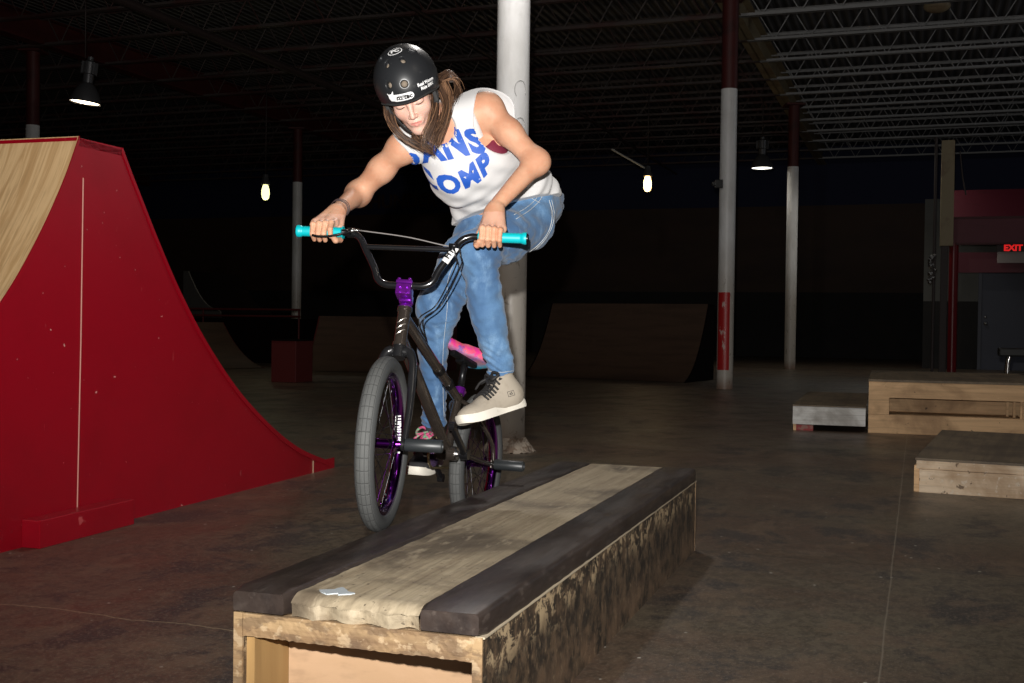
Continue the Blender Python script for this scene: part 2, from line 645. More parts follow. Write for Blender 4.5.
# dim painted lettering on the back wall
m_dimtext = mat('faded_orange_paint', (0.05, 0.018, 0.01), 0.7)
q = loc_uv(GZ(398, 327 + 8)); 
bm = text_mb([('THUNDER', 0.62, 0, 0, dict(offset=0.02))])
_r_ = ray(398, 202); _n = U
_t = ((UV(BW, 0) - EYE).dot(_n)) / _r_.dot(_n)
_pt = EYE + _r_ * _t
mbx = MB().bm(bm)
tag(mbx.build('wall_lettering', m_dimtext, mw=frame(_pt - U * 0.02, V, Z, -U)), kind='structure')

# ---------------------------------------------------------------- columns
def col_mat():
    nb = NB('chipped_white_paint')
    b = nb.b
    z = nb.n('ShaderNodeSeparateXYZ'); nb.l(nb.coord(), z.inputs[0])
    low = nb.math('SUBTRACT', 1.0, nb.ramp(z.outputs['Z'], 1.2, 2.3))
    c = nb.mix(nb.ramp(nb.noise((3, 3, 1.2), 5, 0.6), 0.42, 0.7), (0.80, 0.80, 0.80), (0.66, 0.655, 0.64))
    c = nb.mix(nb.math('MULTIPLY', low, 0.75), c, (0.40, 0.35, 0.28))
    c = nb.mix(nb.math('MULTIPLY', nb.ramp(nb.noise((14, 14, 9), 5, 0.7, 0.5, (3, 3, 3)), 0.60, 0.68), nb.math('ADD', nb.math('MULTIPLY', low, 0.6), 0.08)), c, (0.16, 0.13, 0.10))
    base = nb.math('SUBTRACT', 1.0, nb.ramp(z.outputs['Z'], 0.0, 0.22))
    c = nb.mix(nb.math('MULTIPLY', base, 0.75), c, (0.20, 0.10, 0.06))
    nb.l(c, b.inputs['Base Color'])
    b.inputs['Roughness'].default_value = 0.42
    nb.bump(nb.noise((9, 9, 4), 5, 0.6), 0.35, 0.012)
    return nb.m
m_col = col_mat()
m_red_steel = mat('red_primer_steel', (0.07, 0.009, 0.008), 0.6, layers=[((3, 3, 3), 4, 0.5, 0.7, (0.03, 0.006, 0.005), 0.7)])
m_dark_steel = mat('dark_steel', (0.035, 0.022, 0.02), 0.6)
m_cream = mat('cream_painted_steel', (0.30, 0.24, 0.14), 0.6, layers=[((2, 2, 2), 5, 0.5, 0.65, (0.2, 0.13, 0.08), 0.7)])
m_conc_rough = mat('crumbling_concrete', (0.36, 0.30, 0.24), 0.9, layers=[((20, 20, 20), 4, 0.45, 0.6, (0.13, 0.08, 0.05), 0.8)], bump=((25, 25, 25), 4, 0.9, 0.02))
m_red_patch = mat('red_gloss_patch', (0.42, 0.015, 0.015), 0.4, layers=[((12, 12, 5), 4, 0.6, 0.68, (0.6, 0.5, 0.45), 0.8)])

CR = 0.12
def column(u, v, label, dx=0.0):
    p = UV(u, v) + Vector((dx, 0, 0))
    r = empty('column', p, label, 'column', 'painted steel columns of the hall', 'structure')
    L = Matrix.Translation(p)
    mb = MB()
    prof = [(0.0, CR)] + [(4.4 * k / 12, CR) for k in range(1, 13)] + [(4.42, 0)]
    Rz = L @ Matrix.Rotation(-PI / 2, 4, 'Y')
    mb.lathe([(a, b) for a, b in prof], 40, Matrix.Rotation(-PI / 2, 4, 'Y'))
    mb.build('painted_shaft', m_col, r, L, auto=40)
    mb = MB(); mb.lathe([(4.40, CR * 0.98), (5.75, CR * 0.98)], 32, Matrix.Rotation(-PI / 2, 4, 'Y'))
    mb.box((-0.2, -0.2, 5.72), (0.2, 0.2, 5.76))
    mb.build('upper_shaft', m_red_steel, r, L, auto=40)
    return r, L
c1, L1 = column(0, 0, 'nearest tall white steel column right behind the rider')
mb = MB()
bm = bmesh.new(); bmesh.ops.create_cone(bm, cap_ends=True, segments=36, radius1=0.20, radius2=0.125, depth=0.10)
bmesh.ops.subdivide_edges(bm, edges=list(bm.edges), cuts=2)
for v in bm.verts:
    v.co += Vector((random.uniform(-1, 1), random.uniform(-1, 1), random.uniform(-1, 1))) * 0.008
    v.co.z += 0.05
mb.bm(bm); mb.build('footing', m_conc_rough, c1, L1, auto=30)
# loops of dried paint / cable tie on the near column
mb = MB()
for cz, rr in ((2.62, 0.05), (2.36, 0.045)):
    pts = []
    for k in range(20):
        a = -2.4 + k * 4.4 / 19
        th = math.radians(-62) + rr / CR * math.sin(a) * 0.9
        pts.append((math.cos(th) * (CR + 0.001), math.sin(th) * (CR + 0.001), cz + rr * math.cos(a) * 1.3))
    mb.tube(pts, 0.0035, 6)
mb.build('peeling_paint_edge', mat('grey_paint_edge', (0.5, 0.5, 0.49), 0.6), c1, L1)
c2, L2 = column(9.05, 0, 'white steel column with a red patch near its foot', 0.14)
mb = MB(); mb.lathe([(0.28, CR + 0.003), (1.42, CR + 0.003)], 14, Matrix.Rotation(-PI / 2, 4, 'Y'), a0=math.radians(60), a1=math.radians(150))
mb.build('red_patch', m_red_patch, c2, L2 @ Matrix.Rotation(math.radians(48), 4, 'Z'), auto=40)
mb = MB(); mb.box((-0.21, -0.16, 3.0 - 0.06), (-0.10, -0.08, 3.06), bev=0.008); mb.box((-0.25, -0.15, 2.97), (-0.2, -0.1, 3.03), bev=0.005)
mb.build('outlet_box', mat('black_plastic', (0.02, 0.02, 0.02), 0.4), c2, L2)
column(17.7, 0, 'white steel column farther back, right of the red patched one', 0.18)
column(17.7, -12.0, 'pale slim column seen under the left handlebar grip', -0.05)
column(9.05, -12.0, 'white column top showing above the red ramp', -0.45)
for u, v in ((0, -12), (0, 12), (9.05, 12), (-9, 12), (-9, -12), (-9, 0)):
    pass

# ---------------------------------------------------------------- girders and joists
def girder(v, m, name='ceiling_girder'):
    mb = MB()
    z0, z1 = 5.76, 6.24
    for a in (z0, z1 - 0.02):
        mb.box((v - 0.12, -14, a), (v + 0.12, BW, a + 0.02))
    mb.box((v - 0.008, -14, z0), (v + 0.008, BW, z1))
    tag(mb.build(name, m, mw=UVM), kind='structure')
girder(0, m_cream); girder(-12, m_red_steel); girder(12, m_red_steel); girder(-24, m_red_steel)
mb = MB()
mb.tube([(-8.2, -6, 5.55), (-8.2, BW, 5.55)], 0.07, 12)
tag(mb.build('ceiling_pipe', m_dark_steel, mw=UVM), kind='structure')
mb = MB()
mb.tube([(-4.4, -6, 5.62), (-4.4, BW, 5.62)], 0.03, 10)
tag(mb.build('ceiling_pipe', m_dark_steel, mw=UVM), kind='structure')

m_joist = mat('joist_steel', (0.07, 0.055, 0.05), 0.6, layers=[((1, 1, 1), 3, 0.45, 0.6, (0.07, 0.018, 0.015), 0.7)])
m_joist_grey = mat('joist_steel_grey', (0.30, 0.30, 0.30), 0.6)
mb = MB()
for z in (5.74, 6.24):
    mb.box((0, -0.055, z), (12, -0.01, z + 0.008)); mb.box((0, -0.018, z), (12, -0.01, z + 0.05 if z < 6 else z - 0.04))
    mb.box((0, 0.01, z), (12, 0.055, z + 0.008)); mb.box((0, 0.01, z), (12, 0.018, z + 0.05 if z < 6 else z - 0.04))
npt = 40
pts = [(0.15 + (11.7) * k / npt, 0, 5.75 if k % 2 else 6.24) for k in range(npt + 1)]
for a, b in zip(pts[:-1], pts[1:]):
    mb.tube([a, b], 0.011, 5, cap=False)
jm = mb.mesh('ceiling_joist'); jm.materials.append(m_joist)
jm2 = jm.copy(); jm2.materials[0] = m_joist_grey
for k in range(0, 18):
    u = -1.0 + k * 1.6
    for b in (-2, -1, 0, 1, 2):
        if b == -2 and u < 8: continue
        if b == 2 and u < -1: continue
        o = D.objects.new('ceiling_joist', jm2 if b >= 0 else jm)
        COL.objects.link(o)
        o.matrix_world = UVM @ Matrix.Translation((b * 12, u, 0))
        o['kind'] = 'structure'

# ---------------------------------------------------------------- right-hand booth with awning, door, exit sign
m_maroon = mat('maroon_painted_boards', (0.11, 0.010, 0.022), 0.55, layers=[((1.2, 6, 6), 5, 0.58, 0.66, (0.08, 0.01, 0.015), 0.8)], bump=((3, 3, 3), 3, 0.3, 0.01))
m_red_post = mat('red_gloss_post', (0.16, 0.004, 0.008), 0.35)
def atY(px, py, d): return P(px, py, d)
BD = 21.5
bO = GZ(945, 327 + 1150 * H / BD - 2.0); bO.z = 0
bo = loc_uv(bO)
booth = empty('awning_booth', bO, 'maroon wooden booth roof on red posts at the right edge', 'booth')
bM = UVM @ Matrix.Translation((bo.x, bo.y, 0))
mb = MB()
zA, zB, zC = 2.60, 3.10, 3.68
# roof: sloping upper boards, vertical lower boards
prof = [(0.0, zA), (0.0, zB), (0.35, zC), (2.6, zC + 0.02), (2.6, zC - 0.1), (0.42, zC - 0.1), (0.06, zB - 0.06), (0.06, zA)]
mb.prism(prof, -0.06, 6.0, Matrix(((0, 0, 1, 0), (1, 0, 0, 0), (0, 1, 0, 0), (0, 0, 0, 1))))
mb.build('roof', m_maroon, booth, bM)
mb = MB(); mb.box((-0.04, -0.02, zB - 0.02), (6, 0.0, zB + 0.02)); mb.box((-0.04, -0.03, zA - 0.03), (6, 0.03, zA + 0.01))
mb.build('batten', mat('dark_maroon', (0.07, 0.008, 0.012), 0.6), booth, bM)
mb = MB(); mb.box((0.1, 1.6, 2.1), (6, 1.66, 2.52)); mb.build('inner_valance', m_maroon, booth, bM)
for x in (0.12, 5.6):
    mb = MB(); mb.tube([(x, 0.05, 0), (x, 0.05, zA)], 0.085, 16); mb.build('post', m_red_post, booth, bM, auto=40)
mb = MB(); mb.box((-0.1, 0.35, 0), (0.0, 0.45, zB)); mb.build('side_post', m_maroon, booth, bM)

tan = empty('utility_pole', bO + V * -0.28, 'tan square pole rising beside the maroon awning', 'pole')
tm = Matrix.Translation(bO + V * -0.02 - U * 0.45)
mb = MB(); mb.box((-0.13, -0.1, 2.52), (0.11, 0.1, 4.55), bev=0.01)
mb.build('pole_shaft', m_cream, tan, tm @ Matrix.Rotation(-UA, 4, 'Z'))
mb = MB(); mb.box((-0.11, -0.08, 0), (0.02, 0.08, 2.52), bev=0.01)
mb.build('pole_base', m_dark_steel, tan, tm @ Matrix.Rotation(-UA, 4, 'Z'))
mb = MB(); mb.tube(spline([(0.2, -0.05, 4.35), (0.25, -0.05, 3.9), (0.33, -0.05, 3.5)], 5), 0.015, 8)
mb.tube([(-0.28, -0.1, 0), (-0.28, -0.1, 4.6)], 0.03, 8)
mb.build('conduit', m_dark_steel, tan, tm)
mb = MB()
for k in range(14):
    c = Vector((-0.33 + random.uniform(-.07, .07), -0.16, 2.15 + random.uniform(-.35, .2)))
    bm = bmesh.new(); bmesh.ops.create_icosphere(bm, subdivisions=1, radius=random.uniform(0.035, 0.07))
    mb.bm(bm, Matrix.Translation(c))
mb.build('padlock_chain', mat('shiny_steel_links', (0.6, 0.6, 0.6), 0.25, 1.0), tan, tm)

# pale wall segment and door behind the booth
mb = MB()
mb.box((bo.x - 0.42, bo.y + 4.0, 0), (bo.x + 8, bo.y + 4.15, 1.55), mi=1)
mb.box((bo.x - 0.42, bo.y + 4.0, 1.55), (bo.x + 8, bo.y + 4.15, 3.9), mi=0)
tag(mb.build('wall_rear', [m_wall_grey, m_wall_black], mw=UVM), kind='structure')
m_door = mat('blue_grey_door', (0.04, 0.045, 0.07), 0.5)
def on_plane(px, py, u):
    r_ = ray(px, py); t = ((COL0 + U * u) - EYE).dot(U) / r_.dot(U); return loc_uv(EYE + r_ * t)
da = on_plane(982, 272, bo.y + 3.98); db = on_plane(1035, 372, bo.y + 3.98)
mb = MB(); mb.box((da.x, bo.y + 3.93, 0), (da.x + 1.25, bo.y + 3.99, da.z), bev=0.004)
dr = mb.build('door_1', m_door, mw=UVM); tag(dr, kind='structure')
mb = MB(); mb.lathe([(0, 0.0), (0, 0.03), (0.03, 0.03), (0.05, 0.045), (0.09, 0.04), (0.1, 0)], 16, Matrix.Translation((da.x + 0.09, bo.y + 3.93, 1.05)) @ Matrix.Rotation(-PI / 2, 4, 'Z'))
mb.lathe([(0, 0.0), (0, 0.03), (0.02, 0.03), (0.02, 0)], 16, Matrix.Translation((da.x + 0.09, bo.y + 3.93, 1.2)) @ Matrix.Rotation(-PI / 2, 4, 'Z'))
mb.build('door_handle', mat('steel_knob', (0.6, 0.6, 0.6), 0.3, 1.0), dr, UVM, smooth=True)
mb = MB()
for a, b_ in (((da.x - 0.07, 0), (da.x, da.z + 0.07)), ((da.x + 1.25, 0), (da.x + 1.32, da.z + 0.07)), ((da.x - 0.07, da.z), (da.x + 1.32, da.z + 0.07))):
    mb.box((a[0], bo.y + 3.90, a[1]), (b_[0], bo.y + 3.999, b_[1]))
tag(mb.build('trim_1', mat('door_trim', (0.07, 0.075, 0.10), 0.5), mw=UVM), kind='structure')
# exit sign hangs under the booth roof
es = on_plane(1013, 254.5, bo.y + 1.0)
ex = empty('exit_sign', UVM @ es, 'small lit EXIT sign with red letters under the awning', 'sign')
eM = UVM @ Matrix.Translation(es)
mb = MB(); mb.box((-0.29, 0, -0.17), (0.29, 0.05, 0.06), bev=0.006)
mb.build('sign_box', mat('sign_casing', (0.42, 0.36, 0.34), 0.5), ex, eM)
bm = text_mb([('EXIT', 0.17, 0, 0.13, dict(offset=0.008))])
mbx = MB().bm(bm)
mb = MB(); mb.box((-0.31, 0.0, 0.05), (0.31, 0.05, 0.22), bev=0.005); mb.build('sign_face', mat('sign_black', (0.02, 0.005, 0.005), 0.5), ex, eM)
mbx.build('letters', emis('exit_red', (1.0, 0.02, 0.02), 0.55), ex, eM @ frame(Vector((0, -0.004, 0)), Vector((1, 0, 0)), Vector((0, 0, 1)), Vector((0, -1, 0))))
mb = MB(); mb.tube([(-0.2, 0.02, 0.22), (-0.2, 0.02, 1.0)], 0.008, 6); mb.tube([(0.2, 0.02, 0.22), (0.2, 0.02, 1.0)], 0.008, 6)
mb.build('hanger', m_dark_steel, ex, eM)

# ---------------------------------------------------------------- lamps
m_black_metal = mat('black_metal_housing', (0.10, 0.10, 0.105), 0.4, 0.5)
m_lamp_warm = emis('lamp_glass_warm', (1.0, 0.80, 0.55), 9.0)
m_lamp_white = emis('lamp_glass_white', (1.0, 0.95, 0.82), 5.0)
m_bulb = emis('bulb_glass', (1.0, 0.62, 0.25), 7.0)
m_bulb_g = emis('bulb_glass_yellow', (0.80, 0.78, 0.36), 2.2)
def spot(p, energy, color, size=2.4, blend=0.6, radius=0.15, aim=None):
    l = D.lights.new('lamp_light', 'SPOT'); l.energy = energy; l.color = color
    l.spot_size = size; l.spot_blend = blend; l.shadow_soft_size = radius
    o = D.objects.new('lamp_light', l); COL.objects.link(o); o.location = p
    if aim is not None:
        o.rotation_euler = (Vector(aim) - Vector(p)).to_track_quat('-Z', 'Y').to_euler()
    return o
def point(p, energy, color, radius=0.1):
    l = D.lights.new('bulb_or_fill_light', 'POINT'); l.energy = energy; l.color = color; l.shadow_soft_size = radius
    o = D.objects.new('bulb_or_fill_light', l); COL.objects.link(o); o.location = p
    return o
def high_bay(p, label, glass, R=0.24, tilt=0.0):
    r = empty('high_bay_lamp', p, label, 'lamp')
    M_ = Matrix.Translation(p) @ Matrix.Rotation(tilt, 4, 'Y')
    up = Matrix.Rotation(-PI / 2, 4, 'Y')
    mb = MB(); mb.lathe([(0.0, R), (0.05, R * 0.97), (0.16, R * 0.78), (0.26, R * 0.5), (0.30, R * 0.30), (0.29, R * 0.28), (0.25, R * 0.46), (0.15, R * 0.74), (0.04, R * 0.93), (0.0, R * 0.98)], 40, up, closed=True)
    mb.build('shade', m_black_metal, r, M_, auto=40)
    mb = MB(); mb.lathe([(0.30, 0), (0.30, R * 0.34), (0.42, R * 0.34), (0.43, R * 0.44), (0.60, R * 0.44), (0.63, R * 0.2), (0.68, R * 0.2), (0.68, 0)], 24, up)
    for k in range(8):
        a = k * PI / 4
        mb.box((R * 0.40, -0.008, 0.43), (R * 0.56, 0.008, 0.6), Matrix.Rotation(a, 4, 'Z'))
    mb.build('housing', m_black_metal, r, M_, auto=40)
    mb = MB(); mb.lathe([(0.012, 0), (0.0, R * 0.5), (0.015, R * 0.9), (0.03, R * 0.93)], 32, up)
    mb.build('lens', glass, r, M_, auto=60)
    mb = MB(); mb.tube([(0, 0, 0.66), (0, 0, 6.2 - p.z)], 0.012, 6)
    mb.build('hanging_rod', m_dark_steel, r, Matrix.Translation(p), smooth=True)
hb1 = P(85, 103, 17.0); hb2 = P(762, 168.5, 25.0)
high_bay(hb1, 'dark bell-shaped hanging lamp above the red ramp', m_lamp_warm, 0.225, 0.12)
high_bay(hb2, 'dark bell-shaped hanging lamp between the two far right columns', m_lamp_white, 0.24)
def bulb_lamp(p, label, m, R=0.085, arm=True):
    r = empty('bulb_lamp', p, label, 'lamp')
    up = Matrix.Rotation(-PI / 2, 4, 'Y'); M_ = Matrix.Translation(p)
    mb = MB(); mb.lathe([(-0.17, 0), (-0.16, R * 0.5), (-0.12, R * 0.85), (-0.04, R), (0.05, R * 0.95), (0.12, R * 0.7), (0.17, R * 0.5)], 24, up)
    mb.build('glass_jar', m, r, M_, smooth=True)
    mb = MB(); mb.lathe([(0.15, R * 0.55), (0.15, R * 1.15), (0.2, R * 1.2), (0.24, R * 0.9), (0.36, R * 0.7), (0.38, 0)], 20, up)
    mb.build('socket_housing', m_black_metal, r, M_, auto=40)
    mb = MB(); mb.tube([(0, 0, 0.36), (0, 0, 6.2 - p.z)], 0.012, 6)
    mb.build('hanging_rod', m_dark_steel, r, M_, smooth=True)
    return r
bl1 = P(265.5, 192, 24.0); bl2 = P(647.5, 183.5, 24.0)
bulb_lamp(bl1, 'greenish yellow glowing jar lamp left of the pale slim column', m_bulb_g)
rr = bulb_lamp(bl2, 'bright orange glowing bulb right of the nearest white column', m_bulb)
mb = MB(); mb.tube([(-0.02, 0, 0.3), (-0.75, 0.1, 0.72)], 0.02, 8)
mb.build('bracket_arm', mat('pale_bracket', (0.5, 0.48, 0.42), 0.5), rr, Matrix.Translation(bl2))
mb = MB()
bm = bmesh.new(); bmesh.ops.create_uvsphere(bm, u_segments=20, v_segments=10, radius=0.2)
mb.bm(bm, Matrix.Scale(0.5, 4, (0, 0, 1)))
jb = P(937, 6, 17.5)
o = mb.build('junction_globe', m_cream, mw=Matrix.Translation(jb), smooth=True)
mb2 = MB(); mb2.tube([(0, 0, 0.05), (0, 0, 6.31 - jb.z)], 0.03, 8); mb2.build('stem', m_dark_steel, o, Matrix.Translation(jb))
tag(o, 'small tan dish fixture hanging under the trusses at the top right', 'fixture')

LK = 0.14
for u, v, e, c in ((5.5, -13.5, 900, (1, .86, .68)), (16.5, 2.0, 800, (1, .95, .85)),
                   (-6, 5, 380, (1, .9, .78)), (6.5, 7, 420, (1, .92, .8)), (20, -12, 500, (1, .9, .7)), (4, 2.6, 260, (1, .92, .82))):
    pp = UV(u, v, 4.9)
    spot(pp, e * LK, c, 2.6, 0.8, 0.2)
spot(hb1 + Vector((0, 0, -0.05)), 60, (1, .85, .65), 2.6, 0.8, 0.2)
spot(hb2 + Vector((0, 0, -0.05)), 18, (1, .95, .85), 2.6, 0.8, 0.2)
point(bl2 + Vector((0, 0, -0.3)), 6, (1, .75, .45), 0.1)
point(bl1 + Vector((0, 0, -0.3)), 2.5, (1, .95, .6), 0.1)
# added cool fill lights, no fixtures, beyond the right edge, washing the trusses there
point(UV(11.5, 11.0, 5.35), 110, (0.92, 0.96, 1.0), 0.3)
point(UV(18.5, 15.5, 5.3), 60, (0.92, 0.96, 1.0), 0.3)

point(UV(-1.3, 0.6, 4.6), 190, (1, .95, .9), 0.15)  # added overhead fill without a fixture, brightens the top of the nearest column
# ---------------------------------------------------------------- camera flash
def flash(p, energy, aim, size, radius):
    o = spot(p, energy, (1.0, 0.97, 0.93), size, 1.0, radius, aim)
    o.name = 'camera_flash'
    return o
flash(EYE + Vector((-0.06, 0.02, 0.20)), FLASH_E, P(520, 90, 10), 1.6, 0.02)

# ================================================================== WOODEN OBSTACLES
def wood(name, c1, c2, axis=0, sc=1.0, rough=0.7, dirt=None, dst=0.6, bump=0.25, extra=(), knots=False):
    """procedural timber, grain along the local axis"""
    s = [22 * sc] * 3; s[axis] = 1.3 * sc
    s2 = [90 * sc] * 3; s2[axis] = 4 * sc
    L = [(tuple(s), 4, 0.38, 0.66, c2, 0.85, 1.2), (tuple(s2), 3, 0.5, 0.75, tuple(x * 0.6 for x in c2), 0.45)]
    if dirt:
        L.append(((3.5 * sc, 3.5 * sc, 3.5 * sc), 6, 0.45, 0.68, dirt, dst, 0.4))
    L += list(extra)
    return mat(name, c1, rough, layers=L, bump=(tuple(s2), 4, bump, 0.006))

m_fresh = wood('fresh_plywood', (0.46, 0.28, 0.11), (0.38, 0.21, 0.075), 2, 0.3, 0.6)
m_fresh_pink = wood('pine_bulkhead', (0.52, 0.33, 0.19), (0.48, 0.30, 0.165), 1, 0.3, 0.6, bump=0.05)
m_ply_edge = wood('splintered_plywood_edge', (0.42, 0.28, 0.145), (0.27, 0.16, 0.08), 1, 0.8, 0.8, (0.12, 0.07, 0.04), 0.95, 0.5,
                  extra=[((40, 30, 40), 4, 0.54, 0.62, (0.60, 0.45, 0.28), 0.5), ((18, 14, 30), 5, 0.52, 0.60, (0.13, 0.08, 0.045), 0.6)])
m_top_plank = wood('scuffed_top_board', (0.47, 0.385, 0.26), (0.33, 0.255, 0.165), 0, 0.55, 0.62, (0.13, 0.10, 0.068), 1.0, 0.5,
                   extra=[((9, 30, 9), 5, 0.55, 0.68, (0.52, 0.43, 0.30), 0.55), ((60, 60, 60), 3, 0.64, 0.70, (0.06, 0.045, 0.03), 0.7)])
m_coping = mat('waxed_dark_coping', (0.042, 0.030, 0.025), 0.42, layers=[
    ((2.5, 20, 20), 5, 0.46, 0.66, (0.062, 0.046, 0.038), 0.7, 0.6), ((14, 40, 40), 4, 0.58, 0.68, (0.12, 0.095, 0.08), 0.5),
    ((3, 12, 12), 5, 0.45, 0.65, (0.018, 0.013, 0.012), 0.7)], bump=((10, 60, 60), 4, 0.3, 0.003), rl=((5, 20, 20), 4, 0.3, 0.55))

def side_mat():
    nb = NB('worn_black_paint_over_plywood')
    b = nb.b
    sp = nb.n('ShaderNodeSeparateXYZ'); nb.l(nb.coord(), sp.inputs[0])
    c = nb.mix(nb.ramp(nb.noise((16, 16, 12), 8, 0.75, 0.2), 0.42, 0.60), (0.024, 0.018, 0.013), (0.135, 0.088, 0.052))
    chips = nb.ramp(nb.noise((15, 15, 17), 8, 0.76, 0.5, (2, 5, 1), (0, 0.6, 0)), 0.50, 0.545)
    # chips are densest just below the coping where pegs land
    band = nb.ramp(nb.math('ADD', sp.outputs['Z'], nb.math('MULTIPLY', nb.math('SUBTRACT', nb.noise((3, 3, 3), 5, 0.6, 0, (6, 1, 1)), 0.5), 0.22)), 0.18, 0.27)
    low = nb.math('SUBTRACT', 1.0, nb.ramp(sp.outputs['Z'], 0.02, 0.16))
    c = nb.mix(nb.math('MULTIPLY', nb.math('MULTIPLY', chips, nb.math('ADD', nb.math('MULTIPLY', band, 0.95), 0.03)), 1.0), c, (0.56, 0.42, 0.25))
    c = nb.mix(nb.math('MULTIPLY', low, nb.math('MULTIPLY', nb.ramp(nb.noise((6, 6, 6), 5, 0.6, 0, (1, 1, 4)), 0.42, 0.6), 0.65)), c, (0.24, 0.15, 0.09))
    fine = nb.ramp(nb.noise((80, 80, 30), 3, 0.6, 0, (0, 3, 0), (0, 0.6, 0)), 0.62, 0.70)
    c = nb.mix(nb.math('MULTIPLY', fine, 0.6), c, (0.38, 0.27, 0.16))
    nb.l(c, b.inputs['Base Color'])
    b.inputs['Roughness'].default_value = 0.6
    nb.bump(nb.math('ADD', nb.noise((30, 30, 12), 5), chips), 0.6, 0.004)
    return nb.m
m_side = side_mat()

HB = 0.348
b0 = GZ(484, 612, HB); b1 = GZ(697, 467.5, HB); bl = GZ(232, 590.5, HB)
ax = Vector((b1.x - b0.x, b1.y - b0.y, 0)); BLEN = ax.length; ax.normalize()
ay = Vector((-ax.y, ax.x, 0))
BWID = 0.595
print('box', BLEN, (bl - b0).dot(ay), (bl - b0).dot(ax), 'angle', math.degrees(math.atan2(ax.x, ax.y)))
BM = frame(Vector((b0.x, b0.y, 0)), ax, ay, Z)
box = empty('grind_box', (b0.x, b0.y, 0), 'long low wooden grind box with dark edges in the foreground', 'ramp box', mw=Matrix.Translation((b0.x, b0.y, 0)))
CT, CW = 0.055, 0.145
HT = HB - CT
# side panels
mb = MB(); mb.box((0.006, 0.004, 0), (BLEN - 0.006, 0.024, HT)); mb.build('side_panel', [m_side], box, BM)
mb = MB(); mb.box((0.006, BWID - 0.024, 0), (BLEN - 0.006, BWID - 0.004, HT)); mb.build('side_panel', [m_side], box, BM)
# worn light end edges of the side panels
for y0 in (0.003, BWID - 0.025):
    mb = MB(); mb.box((0.0, y0, 0), (0.0065, y0 + 0.022, HT)); mb.build('panel_edge', m_ply_edge, box, BM)
    mb = MB(); mb.box((BLEN - 0.0065, y0, 0), (BLEN, y0 + 0.022, HT)); mb.build('panel_edge', m_ply_edge, box, BM)
# deck under the top board, visible as splintered edge
bm = bmesh.new(); bmesh.ops.create_cube(bm, size=1.0)
bmesh.ops.subdivide_edges(bm, edges=[e for e in bm.edges if abs(e.verts[0].co.y - e.verts[1].co.y) > .5], cuts=60)
bmesh.ops.subdivide_edges(bm, edges=[e for e in bm.edges if abs(e.verts[0].co.z - e.verts[1].co.z) > .5], cuts=5)
for v in bm.verts:
    fx = v.co.x < 0
    v.co = Vector((0.001 + (v.co.x + .5) * (BLEN - 0.003), 0.026 + (v.co.y + .5) * (BWID - 0.052), HT - 0.052 + (v.co.z + .5) * 0.051))
    if fx and v.co.z < HT - 0.006:
        v.co.x += abs(math.sin(v.co.y * 61) * math.sin(v.co.y * 23 + v.co.z * 90)) * 0.0015 + random.uniform(0, 0.0015)
        v.co.z += random.uniform(-0.0015, 0.0015)
MB().bm(bm).build('deck_frame', m_ply_edge, box, BM)
mb = MB(); mb.box((0.004, -0.001, HT - 0.003), (BLEN - 0.004, 0.02, HT + 0.001)); mb.build('seam_strip', mat('pale_seam', (0.55, 0.46, 0.33), 0.6), box, BM)
# lining and bulkhead inside
mb = MB(); mb.box((0.02, BWID - 0.045, 0.0), (BLEN * 0.5, BWID - 0.0245, HT - 0.054)); mb.build('lining_board', m_fresh, box, BM)
mb = MB(); mb.prism([(0.40, 0.025), (0.42, 0.025), (0.19, BWID - 0.046), (0.17, BWID - 0.046)], 0.0, HT - 0.054); mb.build('bulkhead', m_fresh_pink, box, BM)
mb = MB(); mb.box((BLEN - 0.03, 0.025, 0.0), (BLEN - 0.01, BWID - 0.025, HT - 0.054)); mb.build('bulkhead', m_ply_edge, box, BM)
# copings
def coping(y0, y1, name, wob):
    bm = bmesh.new()
    n = 60
    prof = []
    for cy, cz, a0 in ((y1 - .012, HB - .012, 0), (y0 + .012, HB - .012, 90), (y0 + .005, HT + .005, 180), (y1 - .005, HT + .005, 270)):
        rr_ = .012 if cz > HT + .02 else .005
        for k in range(4):
            a = math.radians(a0 + 30 * k)
            prof.append((cy + rr_ * math.cos(a), cz + rr_ * math.sin(a)))
    rows = []
    for i in range(n + 1):
        x = -0.006 + (BLEN + 0.012) * i / n
        w = wob * math.sin(2.1 * x + 0.7) * 0.5 + random.uniform(-.0012, .0012)
        inset = 0.006 if i in (0, n) else 0
        cyy, czz = (y0 + y1) / 2, (HT + HB) / 2
        rows.append([bm.verts.new((x, cyy + (a - cyy) * (1 - inset / .06) + w, czz + (b - czz) * (1 - inset / .03) + random.uniform(-.0006, .0006))) for a, b in prof])
    m_ = len(prof)
    for i in range(n):
        for k in range(m_):
            bm.faces.new((rows[i][k], rows[i][(k + 1) % m_], rows[i + 1][(k + 1) % m_], rows[i + 1][k]))
    bm.faces.new(rows[0][::-1]); bm.faces.new(rows[-1])
    MB().bm(bm).build(name, m_coping, box, BM, auto=40)
coping(0.0, CW, 'coping', 0.002)
coping(BWID - CW + 0.005, BWID, 'coping', 0.006)
